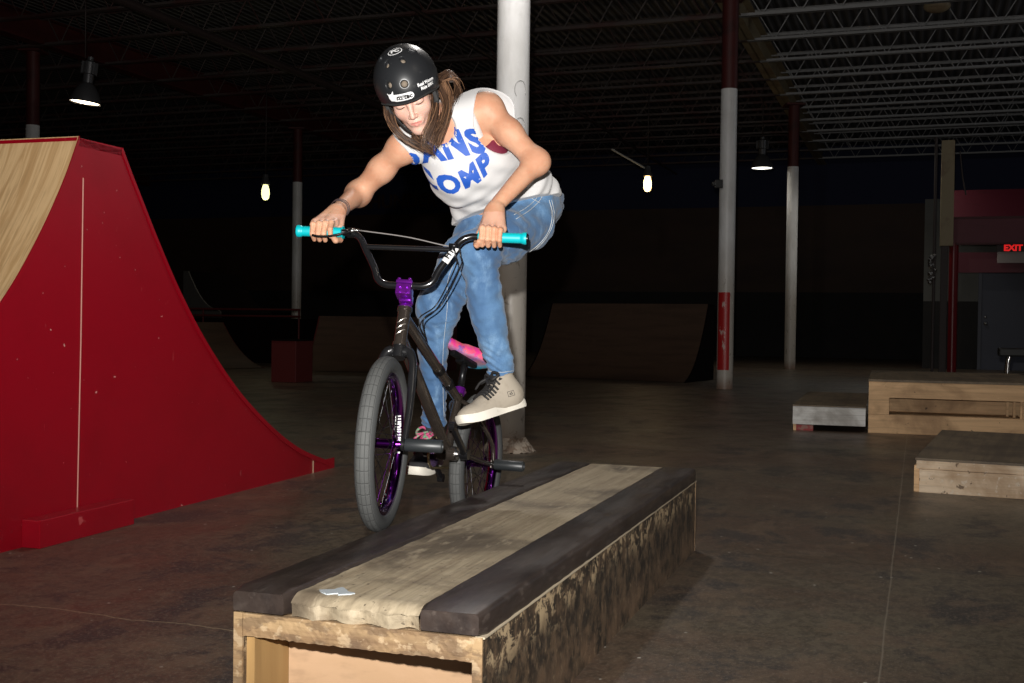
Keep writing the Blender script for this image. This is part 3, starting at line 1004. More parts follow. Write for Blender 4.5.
# worn middle board with a chewed rounded front
bm = bmesh.new()
nx_, ny_ = 90, 22
ya, yb = CW + 0.002, BWID - CW + 0.001
g = []
for i in range(nx_ + 1):
    x = (i / nx_) ** 1.6 * (BLEN - 0.01) + 0.002
    row = []
    for j in range(ny_ + 1):
        t = j / ny_; y = ya + (yb - ya) * t
        z = HB - 0.006
        dx = max(0, 0.045 - (x - 0.002)) / 0.045
        z -= 0.020 * dx ** 2.2
        z += 0.0012 * math.sin(x * 50 + j * 2.3) * (0.4 + dx) + random.uniform(-.0006, .0006)
        xx = x + (0.006 * math.sin(j * 0.9) + random.uniform(-.003, .003)) * (1 if i == 0 else 0)
        row.append(bm.verts.new((xx, y, z)))
    g.append(row)
for i in range(nx_):
    for j in range(ny_):
        bm.faces.new((g[i][j], g[i + 1][j], g[i + 1][j + 1], g[i][j + 1]))
low = [bm.verts.new((g[0][j].co.x + 0.004 + random.uniform(-.003, .003), g[0][j].co.y, HT + 0.0005 + 0.003 * math.sin(j))) for j in range(ny_ + 1)]
for j in range(ny_):
    bm.faces.new((g[0][j], g[0][j + 1], low[j + 1], low[j]))
far = [bm.verts.new((g[-1][j].co.x, g[-1][j].co.y, HT)) for j in range(ny_ + 1)]
for j in range(ny_):
    bm.faces.new((g[-1][j + 1], g[-1][j], far[j], far[j + 1]))
MB().bm(bm).build('top_board', m_top_plank, box, BM, auto=50)
# pale blue paint scrap on the board
pp_ = BM.inverted() @ GZ(337, 592, HB - 0.005)
mb = MB()
poly = [(pp_.x + rx * math.cos(a) * (1 + .35 * math.sin(3 * a + 1) + .2 * math.sin(7 * a)), pp_.y + ry * math.sin(a) * (1 + .3 * math.cos(4 * a))) for rx, ry in ((.028, .034),) for a in [k * PI / 14 for k in range(28)]]
mb.prism(poly, HB - 0.006, HB - 0.0035)
mb.build('paint_scrap', mat('pale_blue_paint', (0.50, 0.55, 0.58), 0.5), box, BM)

# ---------------------------------------------------------------- red spine ramp at the left
m_redpaint = mat('scratched_red_paint', (0.33, 0.002, 0.012), 0.33, layers=[
    ((1.4, 1.4, 1.4), 5, 0.45, 0.7, (0.25, 0.0015, 0.008), 0.6),
    ((30, 30, 30), 2, 0.735, 0.76, (0.75, 0.42, 0.36), 0.9),
    ((7, 55, 7), 3, 0.72, 0.75, (0.62, 0.12, 0.12), 0.6)], bump=((3, 3, 3), 4, 0.12, 0.01), spec=0.4)
m_plyramp = mat('ramp_plywood', (0.86, 0.58, 0.30), 0.55, layers=[((1.6, 22, 1.6), 4, 0.42, 0.62, (0.60, 0.35, 0.15), 0.75, 0.9), ((5, 90, 5), 3, 0.5, 0.7, (0.50, 0.30, 0.14), 0.5), ((3, 3, 3), 5, 0.5, 0.7, (0.62, 0.42, 0.22), 0.5)], bump=((4, 80, 4), 3, 0.25, 0.004))
g0 = GZ(0, 553); g1 = GZ(332, 468)
rx_ = (g1 - g0); rx_.z = 0; rx_.normalize()
ry_ = Vector((-rx_.y, rx_.x, 0))                    # away to the left
RO = Vector((g0.x, g0.y, 0))
RM = frame(RO, rx_, ry_, Z)
def onside(px, py):
    r_ = ray(px, py); t = (RO - EYE).dot(ry_) / r_.dot(ry_)
    q = RM.inverted() @ (EYE + r_ * t); return (q.x, q.z)
right = [onside(*p) for p in ((122, 150), (130, 172), (141, 200), (158, 243), (180, 294), (205, 342), (235, 388), (262, 419), (285, 440), (305, 453), (331, 462.5))]
left = [onside(*p) for p in ((78, 138), (64, 178), (45, 222), (22, 267), (0, 303))]
print('ramp', right, left)
zt = (left[0][1] + right[0][1]) / 2
right[-1] = (right[-1][0], 0.03)
# mirror the right transition to continue the left one beyond the frame
xm = left[0][0] + right[0][0]
cont = [(xm - x - 0.0, z) for x, z in right]
leftc = left[:]
sh = left[-1][0] - np.interp(left[-1][1], [z for x, z in cont][::-1], [x for x, z in cont][::-1])
for x, z in cont:
    if z < left[-1][1] - 0.05:
        leftc.append((x + sh, z))
prof = [(x, z) for x, z in leftc[::-1]] + right
prof2 = [(prof[0][0], 0)] + prof + [(right[-1][0], 0)]
RW = 3.2
ramp = empty('spine_ramp', RO, 'tall red sided spine ramp with plywood riding surface at the left', 'ramp')
RX = RM @ Matrix(((1, 0, 0, 0), (0, 0, 1, 0), (0, 1, 0, 0), (0, 0, 0, 1)))
mb = MB(); mb.prism(prof2, 0.0, 0.02, RX); mb.build('side_panel', m_redpaint, ramp, None)
mb = MB(); mb.prism(prof2, RW - 0.02, RW, RX); mb.build('side_panel', m_redpaint, ramp, None)
def sheet(name, pts, m, y0, y1, th=0.015, lift=0.0):
    mb = MB()
    vs, fs = [], []
    for x, z in pts:
        for y in (y0, y1):
            vs += [(x, y, z + lift), (x, y, z + lift - th)]
    n = len(pts)
    for i in range(n - 1):
        a = i * 4; b = a + 4
        fs += [(a, b, b + 2, a + 2), (a + 1, a + 3, b + 3, b + 1), (a, a + 1, b + 1, b), (a + 2, b + 2, b + 3, a + 3)]
    fs += [(0, 2, 3, 1), (4 * n - 4, 4 * n - 3, 4 * n - 1, 4 * n - 2)]
    mb.add(vs, fs)
    return mb.build(name, m, ramp, RM, auto=35)
def dense(pts):
    s = spline([(x, 0, z) for x, z in pts], 5)
    return [(p.x, p.z) for p in s]
sheet('riding_surface', dense(leftc[::-1]), m_plyramp, -0.004, RW, lift=0.008)
sheet('riding_surface', dense(right), m_plyramp, 0.012, RW, lift=0.008)
sheet('edge_strip', dense(right), m_redpaint, -0.006, 0.012, th=0.03, lift=0.010)
sheet('edge_strip', dense(leftc[::-1]), m_redpaint, -0.009, -0.004, th=0.03, lift=0.009)
mb = MB(); mb.box((left[0][0] - 0.01, 0.0, zt - 0.03), (right[0][0] + 0.01, RW, zt + 0.006)); mb.build('platform', m_redpaint, ramp, RM)
# seam between panel sheets
s0, s1 = onside(83, 178), onside(77, 508)
mb = MB(); mb.tube([(s0[0], -0.001, s0[1]), ((s0[0]+s1[0])/2+.004, -0.001, (s0[1]+s1[1])/2), (s1[0], -0.001, s1[1])], 0.003, 6)
mb.build('panel_seam', mat('pale_seam_paint', (0.62, 0.30, 0.24), 0.6), ramp, RM)
# toe plate
t0_ = onside(313, 457)
mb = MB(); mb.box((t0_[0], -0.004, 0.0), (right[-1][0] + 0.04, 0.0, 0.065)); mb.build('toe_plate', m_redpaint, ramp, RM)
mb = MB(); mb.box((t0_[0] - 0.006, -0.006, 0.0), (t0_[0], -0.001, 0.075)); mb.build('toe_seam', mat('bare_wood_seam', (0.6, 0.42, 0.28), 0.7), ramp, RM)
# kerb block at its foot
k0 = RM.inverted() @ GZ(16, 547); k1 = RM.inverted() @ GZ(119, 523)
print('kerb', k0, k1)
mb = MB(); mb.box((k0.x, k0.y if k0.y < -0.03 else -0.09, 0), (k1.x, 0.0, 0.115), bev=0.004)
kb = mb.build('base_block', m_redpaint, ramp, RM)

# ---------------------------------------------------------------- boxes at the right
m_dull_top = wood('grimy_top_sheet', (0.19, 0.14, 0.085), (0.13, 0.095, 0.06), 1, 0.5, 0.6, (0.05, 0.035, 0.025), 0.6)
m_tan_ply = wood('tan_plywood_face', (0.80, 0.52, 0.28), (0.60, 0.38, 0.20), 0, 0.5, 0.7, (0.34, 0.20, 0.10), 0.9, 0.5,
                 extra=[((25, 25, 25), 3, 0.68, 0.72, (0.05, 0.03, 0.02), 0.8)])
m_grey_ply = wood('chipped_grey_painted_board', (0.78, 0.78, 0.75), (0.60, 0.58, 0.55), 0, 0.6, 0.7, (0.17, 0.14, 0.11), 0.7, 0.4)
m_pale_ply = wood('splintery_pale_board', (0.84, 0.68, 0.50), (0.70, 0.52, 0.34), 0, 0.6, 0.75, (0.40, 0.26, 0.15), 0.9, 0.7,
                  extra=[((30, 30, 30), 4, 0.58, 0.68, (0.72, 0.64, 0.52), 0.6), ((22, 22, 22), 3, 0.64, 0.68, (0.10, 0.06, 0.035), 0.8)])
def lowbox_frame(pl, pr, ptop):
    a = GZ(*pl); b = GZ(*pr)
    x = (b - a); x.z = 0; L = x.length; x.normalize(); y = Vector((-x.y, x.x, 0))
    d = (a - EYE).dot(_f)
    z = P(ptop[0], ptop[1], d).z
    return frame(Vector((a.x, a.y, 0)), x, y, Z), L, z
# B: tall box with a framed slot
Mb, Lb, zb = lowbox_frame((868, 432.5), (925, 434.8), (868.6, 379))
Lb2 = 1.44
print('B', Lb, zb, 'A/C next')
bx = empty('box_platform', Mb.translation, 'tan plywood box with a framed slot in its front, tallest on the right', 'box')
z0_, z1_ = 0.165 / 0.475 * zb, 0.315 / 0.475 * zb
xs0, xs1 = 0.175, 1.27
mb = MB(); mb.box((0, 0, 0), (Lb2, 0.02, z0_ - 0.002)); mb.build('front_rail', m_tan_ply, bx, Mb)
mb = MB(); mb.box((0, 0, z1_), (Lb2, 0.02, zb - 0.02)); mb.build('front_rail', m_tan_ply, bx, Mb)
for a, b in ((0, xs0), (xs1, Lb2)):
    mb = MB(); mb.box((a, 0.001, z0_), (b, 0.021, z1_)); mb.build('front_stile', m_tan_ply, bx, Mb)
mb = MB(); mb.box((-0.003, -0.01, zb - 0.02), (Lb2 + 0.003, 2.2, zb), bev=0.003); mb.build('top_sheet', m_dull_top, bx, Mb)
mb = MB(); mb.box((0, 0.02, 0), (0.02, 2.19, zb - 0.02)); mb.build('end_panel', m_tan_ply, bx, Mb)
mb = MB(); mb.box((Lb2 - 0.02, 0.02, 0), (Lb2, 2.19, zb - 0.02)); mb.build('end_panel', m_tan_ply, bx, Mb)
mb = MB(); mb.box((0.02, 0.45, 0), (Lb2 - 0.02, 0.47, zb - 0.03)); mb.build('inner_panel', m_tan_ply, bx, Mb)
mb = MB(); mb.box((xs0, 0.02, z0_ - 0.01), (xs1, 0.45, z0_)); mb.build('inner_shelf', m_tan_ply, bx, Mb)
for k in range(3):
    mb = MB(); mb.box((xs1 - 0.02 - k * 0.045, 0.05 + k * 0.12, z0_), (xs1 - k * 0.045, 0.08 + k * 0.12, z1_)); mb.build('inner_stud', m_tan_ply, bx, Mb)
mb = MB(); mb.box((0.03, 2.17, 0), (Lb2 - 0.03, 2.19, zb - 0.02)); mb.build('rear_panel', m_tan_ply, bx, Mb)
# A: low grey box on blocks
Ma, La, za = lowbox_frame((792.5, 430), (867, 433.0), (792, 404.5))
La = 0.63
ba = empty('low_platform', Ma.translation, 'low platform with a chipped grey edge left of the slotted box', 'platform')
mb = MB(); mb.box((0, 0, za - 0.175), (La, 0.03, za - 0.012)); mb.build('front_board', m_grey_ply, ba, Ma)
mb = MB(); mb.box((-0.003, -0.008, za - 0.012), (La, 2.2, za)); mb.build('top_sheet', m_dull_top, ba, Ma)
mb = MB(); mb.box((0, 0.03, za - 0.175), (0.03, 2.18, za - 0.012)); mb.build('end_board', m_grey_ply, ba, Ma)
mb = MB(); mb.box((0.004, 0.01, 0), (0.03, 0.14, za - 0.175)); mb.build('support_block', m_tan_ply, ba, Ma)
mb = MB(); mb.box((0.031, 0.01, 0), (0.18, 0.14, za - 0.18)); mb.build('support_block', mat('red_painted_block', (0.30, 0.03, 0.03), 0.6, layers=[((20, 20, 20), 3, 0.5, 0.6, (0.3, 0.2, 0.15), 0.6)]), ba, Ma)
mb = MB(); mb.box((0.03, 1.9, 0), (0.5, 2.0, za - 0.175)); mb.build('support_block', m_tan_ply, ba, Ma)
# C: nearest low box at right
Mc, Lc, zc = lowbox_frame((913.4, 491.8), (1024, 499.5), (915.8, 457.5))
Lc = 1.3
bc = empty('low_platform', Mc.translation, 'nearest low platform with a splintered pale edge at the right border', 'platform')
mb = MB(); mb.box((0.03, 0, 0.0), (Lc, 0.03, zc - 0.065), bev=0.003); mb.build('front_board', m_pale_ply, bc, Mc)
mb = MB(); mb.box((0.0, 0.012, 0), (0.029, 0.1, zc - 0.045), bev=0.003); mb.build('corner_post', m_tan_ply, bc, Mc)
mb = MB(); mb.box((0.012, 0.008, zc - 0.064), (Lc, 0.06, zc - 0.014), bev=0.006); mb.build('deck_edge', m_pale_ply, bc, Mc)
mb = MB(); mb.box((0.006, -0.002, zc - 0.014), (Lc, 2.0, zc), bev=0.002); mb.build('top_sheet', m_dull_top, bc, Mc)
mb = MB(); mb.box((0.006, 0.1, 0), (0.03, 1.98, zc - 0.014)); mb.build('end_board', m_pale_ply, bc, Mc)

# bench with chrome legs behind the slotted box
bp = P(1019, 360, 15.5); bp.z = 0
bch = empty('steel_bench', bp, 'black bench with chrome legs behind the slotted box', 'bench')
bMx = frame(bp, V, U, Z)
mb = MB(); mb.box((-0.26, -0.2, 0.57), (0.6, 0.2, 0.68), bev=0.02); mb.build('bench_seat', mat('black_vinyl', (0.006, 0.006, 0.006), 0.5), bch, bMx)
m_chrome = mat('chrome', (0.75, 0.75, 0.76), 0.15, 1.0)
for x in (-0.15, 0.16, 0.48):
    for y in (-0.14, 0.14):
        mb = MB(); mb.tube(spline([(x + 0.03, y, 0.58), (x + 0.005, y, 0.45), (x - 0.015, y, 0.0)], 5), 0.022, 12); mb.build('leg', m_chrome, bch, bMx, smooth=True)

# ---------------------------------------------------------------- dim ramps in the background
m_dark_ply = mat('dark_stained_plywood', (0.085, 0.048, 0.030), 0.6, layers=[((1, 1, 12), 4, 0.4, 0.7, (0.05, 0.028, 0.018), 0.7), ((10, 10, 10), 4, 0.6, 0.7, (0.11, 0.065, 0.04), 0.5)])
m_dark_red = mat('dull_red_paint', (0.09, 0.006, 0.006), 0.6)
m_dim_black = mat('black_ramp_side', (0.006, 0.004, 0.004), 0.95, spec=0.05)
def far_ramp(pl, pr, height, run, label, m, side, name='quarter_pipe', plat=0.9):
    a, b = GZ(*pl), GZ(*pr)
    x = b - a; L = x.length; x.normalize(); y = Vector((-x.y, x.x, 0))
    r = empty(name, a, label, 'ramp')
    M_ = frame(a, x, y, Z)
    n = 12
    pr_ = [(run * k / n, height * (0.22 * k / n + 0.78 * (k / n) ** 2.2)) for k in range(n + 1)]
    mb = MB(); vs = []; fs = []
    for yy, zz in pr_: vs += [(0.03, yy, zz + 0.012), (L - 0.03, yy, zz + 0.012)]
    for k in range(n): fs.append((2 * k, 2 * k + 1, 2 * k + 3, 2 * k + 2))
    top = len(vs)
    vs += [(0.03, yy, zz - 0.01) for yy, zz in pr_] + [(L - 0.03, yy, zz - 0.01) for yy, zz in pr_]
    for k in range(n): fs.append((top + k, top + k + 1, top + n + 2 + k, top + n + 1 + k))
    mb.add(vs, fs); mb.build('riding_surface', m, r, M_, auto=40)
    poly = [(0, 0)] + pr_ + [(run + plat, height), (run + plat, 0)]
    S = Matrix(((0, 0, 1, 0), (1, 0, 0, 0), (0, 1, 0, 0), (0, 0, 0, 1)))
    for x0 in (0.0, L - 0.03):
        mb = MB(); mb.prism(poly, x0, x0 + 0.03, M_ @ S); mb.build('side_panel', side, r, None)
    mb = MB(); mb.box((0, run, height - 0.04), (L, run + plat, height + 0.012)); mb.build('platform', side, r, M_)
    return r
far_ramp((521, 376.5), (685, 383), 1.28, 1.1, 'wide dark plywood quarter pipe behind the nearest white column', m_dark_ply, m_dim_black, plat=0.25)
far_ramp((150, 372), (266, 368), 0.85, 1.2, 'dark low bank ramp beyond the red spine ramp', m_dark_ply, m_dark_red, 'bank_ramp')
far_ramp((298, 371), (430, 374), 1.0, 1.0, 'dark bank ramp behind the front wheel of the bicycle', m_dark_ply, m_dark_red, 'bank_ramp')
q = GZ(271, 382); mb = MB(); mb.box((0, 0, 0), (0.42, 0.5, 0.62), bev=0.01)
o = mb.build('manual_pad', m_dark_red, mw=frame(q, V, U, Z))
mb = MB(); mb.box((-0.01, -0.01, 0.62), (0.43, 0.51, 0.64)); mb.build('top_sheet', m_dim_black, o, frame(q, V, U, Z))
tag(o, 'small dull red block between the two dim bank ramps', 'box')
# pale curved ramp side far left and deck with red rails
q = P(183, 318, 29); q.z = 0
r = empty('quarter_pipe', q, 'pale curved ramp end panel far behind the red ramp', 'ramp')
Mq = frame(q, V, U, Z)
S = Mq @ Matrix(((1, 0, 0, 0), (0, 0, 1, 0), (0, 1, 0, 0), (0, 0, 0, 1)))
pts = [(0, 0), (0.0, 2.12), (0.14, 2.12)] + [(0.14 + 0.85 * t, 2.12 - 0.95 * (1 - (1 - t) ** 2)) for t in [k / 8 for k in range(1, 9)]] + [(1.1, 1.1), (1.1, 0)]
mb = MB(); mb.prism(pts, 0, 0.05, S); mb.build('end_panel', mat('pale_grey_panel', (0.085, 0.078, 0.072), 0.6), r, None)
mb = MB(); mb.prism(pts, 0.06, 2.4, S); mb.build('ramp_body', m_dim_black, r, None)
q = P(150, 330, 25.2); q.z = 0
r = empty('platform', q, 'dim platform deck with thin red rails behind the bank ramps', 'platform')
Mq = frame(q, V, U, Z)
mb = MB(); mb.box((-1, 0.1, 0), (3.7, 1.5, 0.95)); mb.build('deck', m_dim_black, r, Mq)
for z in (1.0, 1.14):
    mb = MB(); mb.tube([(-1, 0.05, z), (3.7, 0.05, z)], 0.022, 8); mb.build('rail', m_dark_red, r, Mq)
for x in (-0.95, 1.3, 3.65):
    mb = MB(); mb.tube([(x, 0.09, 0), (x, 0.09, 1.16)], 0.02, 8); mb.build('rail_post', m_dark_red, r, Mq)
# low dark kicker behind, centre-right
q = GZ(745, 378)

# ================================================================== BICYCLE
m_frame = mat('smoked_clear_steel', (0.060, 0.048, 0.040), 0.27, 0.6, layers=[((20, 20, 20), 3, 0.45, 0.7, (0.09, 0.075, 0.062), 0.6)], coat=0.7)
m_blackbar = mat('gloss_black_paint', (0.008, 0.008, 0.009), 0.22, coat=0.5)
m_fork = mat('black_fork_paint', (0.010, 0.010, 0.011), 0.3, coat=0.3)
m_purple = mat('purple_anodised', (0.20, 0.012, 0.36), 0.17, 1.0, coat=0.6)
m_purple_bright = mat('purple_anodised_stem', (0.30, 0.025, 0.50), 0.25, 0.8, coat=0.5)
m_peg = mat('dark_plastic_peg', (0.020, 0.023, 0.025), 0.42)
m_hubblk = mat('black_hub_metal', (0.012, 0.012, 0.013), 0.3, 0.5)
m_teal = mat('teal_rubber_grip', (0.0, 0.42, 0.47), 0.42)
m_spoke = mat('dark_spoke_steel', (0.05, 0.05, 0.055), 0.3, 0.9)
m_white_sticker = mat('white_sticker', (0.80, 0.80, 0.80), 0.45)
m_black_ink = mat('black_ink', (0.01, 0.01, 0.01), 0.5)
m_silver = mat('bright_steel', (0.62, 0.61, 0.60), 0.25, 1.0)
m_cable = mat('cable_housing', (0.012, 0.012, 0.012), 0.35)

def tyre_mat():
    nb = NB('grey_rubber_tyre')
    b = nb.b
    sp = nb.n('ShaderNodeSeparateXYZ'); nb.l(nb.coord(), sp.inputs[0])
    ang = nb.math('ARCTAN2', sp.outputs['Z'], sp.outputs['Y'])
    g1 = nb.math('ABSOLUTE', nb.math('SUBTRACT', nb.math('FRACT', nb.math('MULTIPLY', ang, 44 / (2 * PI))), 0.5))
    l1 = nb.math('SUBTRACT', 1.0, nb.ramp(g1, 0.0, 0.07))
    xa = nb.math('ABSOLUTE', sp.outputs['X'])
    l2 = nb.math('SUBTRACT', 1.0, nb.ramp(nb.math('ABSOLUTE', nb.math('SUBTRACT', xa, 0.0065)), 0.0, 0.0013))
    l3 = nb.math('SUBTRACT', 1.0, nb.ramp(nb.math('ABSOLUTE', nb.math('SUBTRACT', xa, 0.0185)), 0.0, 0.0014))
    tread = nb.math('SUBTRACT', 1.0, nb.ramp(xa, 0.019, 0.021))
    gr = nb.math('MAXIMUM', nb.math('MULTIPLY', nb.math('MAXIMUM', l1, l2), tread), l3)
    c = nb.mix(nb.noise((30, 30, 30), 4), (0.062, 0.064, 0.063), (0.095, 0.097, 0.094))
    c = nb.mix(nb.math('SUBTRACT', 1.0, tread), c, (0.050, 0.052, 0.052))
    c = nb.mix(nb.math('MULTIPLY', gr, 0.6), c, (0.025, 0.026, 0.026))
    nb.l(c, b.inputs['Base Color'])
    b.inputs['Roughness'].default_value = 0.75
    nb.bump(nb.math('SUBTRACT', 1.0, gr), 0.6, 0.002)
    return nb.m
m_tyre = tyre_mat()

# hub centres measured in the place
Rh = P(477, 463, 4.28)
Fh = P(383.5, 443.5, 3.40)
gL = P(526, 238.5, 3.60)      # rider's left bar end
gR = P(298, 231, 3.685)         # rider's right bar end
e1 = (Fh - Rh).normalized()
WB = (Fh - Rh).length
roll = math.radians(1.6)
e2 = Z.cross(e1).normalized()
e3 = e1.cross(e2).normalized()
e2 = (e2 * math.cos(roll) - e3 * math.sin(roll)).normalized(); e3 = e1.cross(e2).normalized()
BK = frame(Rh, e1, e2, e3)           # frame coords: x forward, y left, z up
def K(x, y, z): return BK @ Vector((x, y, z))

# steering assembly frame: Lx = rider left
SL = (gL - gR).normalized()
HA = math.radians(74.0)
a_w = (e1 * -math.cos(HA) + e3 * math.sin(HA))
a_w = (a_w - SL * a_w.dot(SL)).normalized()
b_w = SL.cross(a_w).normalized()
B0 = Fh - b_w * 0.032
def S(l, f, u): return B0 + SL * l + b_w * f + a_w * u
bmid = (gL + gR) / 2
rise = (bmid - B0).dot(a_w)
off_l = (bmid - B0).dot(SL); off_f = (bmid - B0).dot(b_w)

bike = empty('bmx_bicycle', Vector((Rh.x, Rh.y, 0.0)), 'black BMX bicycle with purple wheels and teal grips ridden beside the box', 'bicycle')

def wheel(center, axl, fwd, name, front):
    up = axl.cross(fwd) * -1
    up = fwd.cross(axl) * -1
    M_ = frame(center, axl, fwd, axl.cross(fwd))
    we = D.objects.new(name, None); COL.objects.link(we); we.parent = bike
    we.matrix_parent_inverse = WM(bike).inverted(); we.matrix_basis = M_; WMS[we.name] = M_
    tr = 0.028; R0 = 0.232
    prof = []
    for k in range(24):
        a = 2 * PI * k / 24
        x = tr * math.sin(a); r = R0 + tr * math.cos(a)
        if math.cos(a) > 0.5: r -= 0.0012 * (1 if k % 2 else 0)
        prof.append((x, r))
    mb = MB(); mb.lathe(prof, 96, None, closed=True); mb.build('tire', m_tyre, we, M_, smooth=True)
    rim = [(-0.017, 0.2115), (-0.0175, 0.200), (-0.013, 0.193), (-0.006, 0.189), (0.006, 0.189), (0.013, 0.193), (0.0175, 0.200), (0.017, 0.2115), (0.010, 0.206), (-0.010, 0.206)]
    mb = MB(); mb.lathe(rim, 96, None, closed=True); rm = mb.build('rim', m_purple, we, M_, auto=35)
    hub = [(-0.052, 0), (-0.052, 0.010), (-0.040, 0.012), (-0.036, 0.028), (-0.032, 0.028), (-0.027, 0.015), (0.027, 0.015), (0.032, 0.028), (0.036, 0.028), (0.040, 0.012), (0.052, 0.010), (0.052, 0)]
    mb = MB(); mb.lathe(hub, 28); mb.build('hub', m_purple, we, M_, auto=35)
    for k in range(36):
        a = 2 * PI * k / 36
        side = 1 if k % 2 else -1
        off = (0.55 if (k // 2) % 2 else -0.55)
        p0 = Vector((side * 0.034, 0.026 * math.cos(a + off * 2.2), 0.026 * math.sin(a + off * 2.2)))
        p1 = Vector((side * 0.003, 0.190 * math.cos(a), 0.190 * math.sin(a)))
        mb = MB(); mb.tube([p0, p1], 0.0011, 5, cap=False)
        q = p1 + (p0 - p1).normalized() * 0.014
        mb.tube([p1, q], 0.0022, 6)
        mb.build('spoke', m_spoke if k % 3 else m_purple, we, M_, smooth=True)
    mb = MB(); mb.tube([(-0.062, 0, 0), (0.062, 0, 0)], 0.0065, 12); mb.build('axle', m_hubblk, we, M_, smooth=True)
    return we, M_, rm
# which rotation: front wheel bottom/lettering
wf, WFM, rimf = wheel(Fh, SL, b_w, 'front_wheel', True)
wr, WRM, rimr = wheel(Rh, e2, e1, 'rear_wheel', False)
# white rim lettering (decal on inner face of the front rim, rider's left half)
def rim_text(M_, parent, a_mid, txt, size):
    bm = text_mb([(txt, size, 0, 0, dict(offset=0.001))], maxlen=0.012)
    for v in bm.verts:
        x, y = v.co.x, v.co.y
        r = 0.1882 if abs(y) < 0.006 else 0.1882 + (abs(y) - 0.006) * 0.55
        a = a_mid + x / 0.19
        v.co = M_ @ Vector((-y, (r - 0.0006) * math.cos(a), (r - 0.0006) * math.sin(a)))
    me = D.meshes.new('rim_lettering'); bm.to_mesh(me); bm.free()
    put('rim_lettering', me, m_white_sticker, parent, None)
rim_text(WFM, wf, PI + 0.50, 'Premium', 0.034)
# ---- fork
mb = MB()
for s in (-1, 1):
    y = s * 0.058
    pts = spline([S(s * 0.022, 0, 0.316), S(s * 0.038, 0.002, 0.304), S(s * 0.051, 0.006, 0.26), S(s * 0.060, 0.016, 0.14), S(s * 0.061, 0.030, 0.01)], 6)
    mb.tube(pts, [0.017 - 0.007 * i / (len(pts) - 1) for i in range(len(pts))], 14)
    mb.tube([S(s * 0.054, 0.032, 0), S(s * 0.064, 0.032, 0)], 0.018, 16)
mb.tube([S(-0.03, 0, 0.312), S(0.03, 0, 0.312)], 0.016, 16)
mb.tube([S(0, 0, 0.29), S(0, 0, 0.335)], 0.021, 20)
fork = mb.build('fork', m_fork, bike, None, auto=50)
# fork sticker strip (white vertical letters)
bm = text_mb([('ODI', 0.016, 0, 0, dict(offset=0.0006))])
# pegs
def peg(c, axis, name='peg'):
    M_ = axis_frame(c, c + axis)
    prof = [(0.0, 0), (0.0, 0.0185), (0.002, 0.0195), (0.108, 0.0195), (0.111, 0.0175), (0.111, 0.013), (0.085, 0.012), (0.085, 0)]
    mb = MB(); mb.lathe(prof, 32, M_); mb.build(name, m_peg, bike, None, auto=35)
peg(Fh + SL * 0.066, SL)
peg(Rh + e2 * 0.070, e2)
for c, ax_ in ((Fh, SL), (Rh, e2)):
    mb = MB()
    mb.lathe([(0, 0), (0, 0.012), (0.008, 0.012), (0.012, 0.007), (0.012, 0)], 6, axis_frame(c - ax_ * 0.062, c - ax_ * 0.1))
    mb.build('axle_nut', m_hubblk, bike, None)
# ---- frame
HT0, HT1 = 0.330, 0.460
BB = K(0.355, 0, 0.012)
st_dir = (e1 * -math.cos(math.radians(71)) + e3 * math.sin(math.radians(71)))
STT = BB + st_dir * 0.235
axb = B0 ; 
def A_(u, f=0): return B0 + a_w * u + b_w * f
mb = MB()
mb.tube([A_(HT0), A_(HT1)], 0.0205, 28)
mb.tube([A_(HT0 - 0.001), A_(HT0 + 0.010)], 0.0235, 28)
mb.tube([A_(HT1 - 0.010), A_(HT1 + 0.001)], 0.0235, 28)
mb.tube([A_(HT1 - 0.025), STT - st_dir * 0.030], 0.0165, 22)           # top tube
mb.tube([A_(HT0 + 0.030), BB + e3 * 0.01], 0.0195, 22)                  # down tube
mb.tube([BB, STT], 0.0150, 20)
mb.tube([BB - e2 * 0.036, BB + e2 * 0.036], 0.025, 28)
# gussets
mb.tube([A_(HT1 - 0.045), A_(HT1 - 0.025) + (STT - A_(HT1 - 0.025)) * 0.17], 0.009, 10)
for s in (-1, 1):
    drop = Rh + e2 * (s * 0.064)
    mb.tube(spline([BB + e2 * (s * 0.026) - e1 * 0.008, BB - e1 * 0.09 + e2 * (s * 0.042), Rh + e1 * 0.10 + e2 * (s * 0.060), drop], 6), [0.0095] * 12 + [0.0085] * 7, 12)
    mb.tube(spline([STT - st_dir * 0.035 + e2 * (s * 0.012), STT - st_dir * 0.06 - e1 * 0.06 + e2 * (s * 0.040), Rh + e3 * 0.08 + e1 * 0.04 + e2 * (s * 0.060), drop], 6), 0.0078, 12)
    # dropout plates
    mb.box((-0.022, -0.003, -0.016), (0.035, 0.003, 0.016), frame(drop, e1, e2, e3), bev=0.003)
# seat stay and chain stay bridges
mb.tube([BB - e1 * 0.07 - e2 * 0.038, BB - e1 * 0.07 + e2 * 0.038], 0.007, 10)
fr = mb.build('frame', m_frame, bike, None, auto=45)
# head badge / stickers
mb = MB()
for uu in (0.372, 0.392, 0.412):
    pts = [A_(uu + 0.008 * math.sin(t * 2.2), 0) + (b_w * math.cos(t) + SL * math.sin(t)) * 0.0212 for t in [(-0.7 + 1.4 * k / 8) for k in range(9)]]
    mb.tube(pts, 0.0013, 5)
mb.build('head_badge', mat('silver_badge', (0.55, 0.5, 0.45), 0.3, 0.8), fr, None)
# cable guides
for t in (0.62, 0.80):
    c = A_(HT1 - 0.025).lerp(STT - st_dir * 0.030, t)
    d_ = (STT - A_(HT1)).normalized()
    mb = MB(); mb.tube([c - d_ * 0.012, c + d_ * 0.012], 0.0195, 20); mb.build('cable_clip', m_hubblk, fr, None, auto=40)
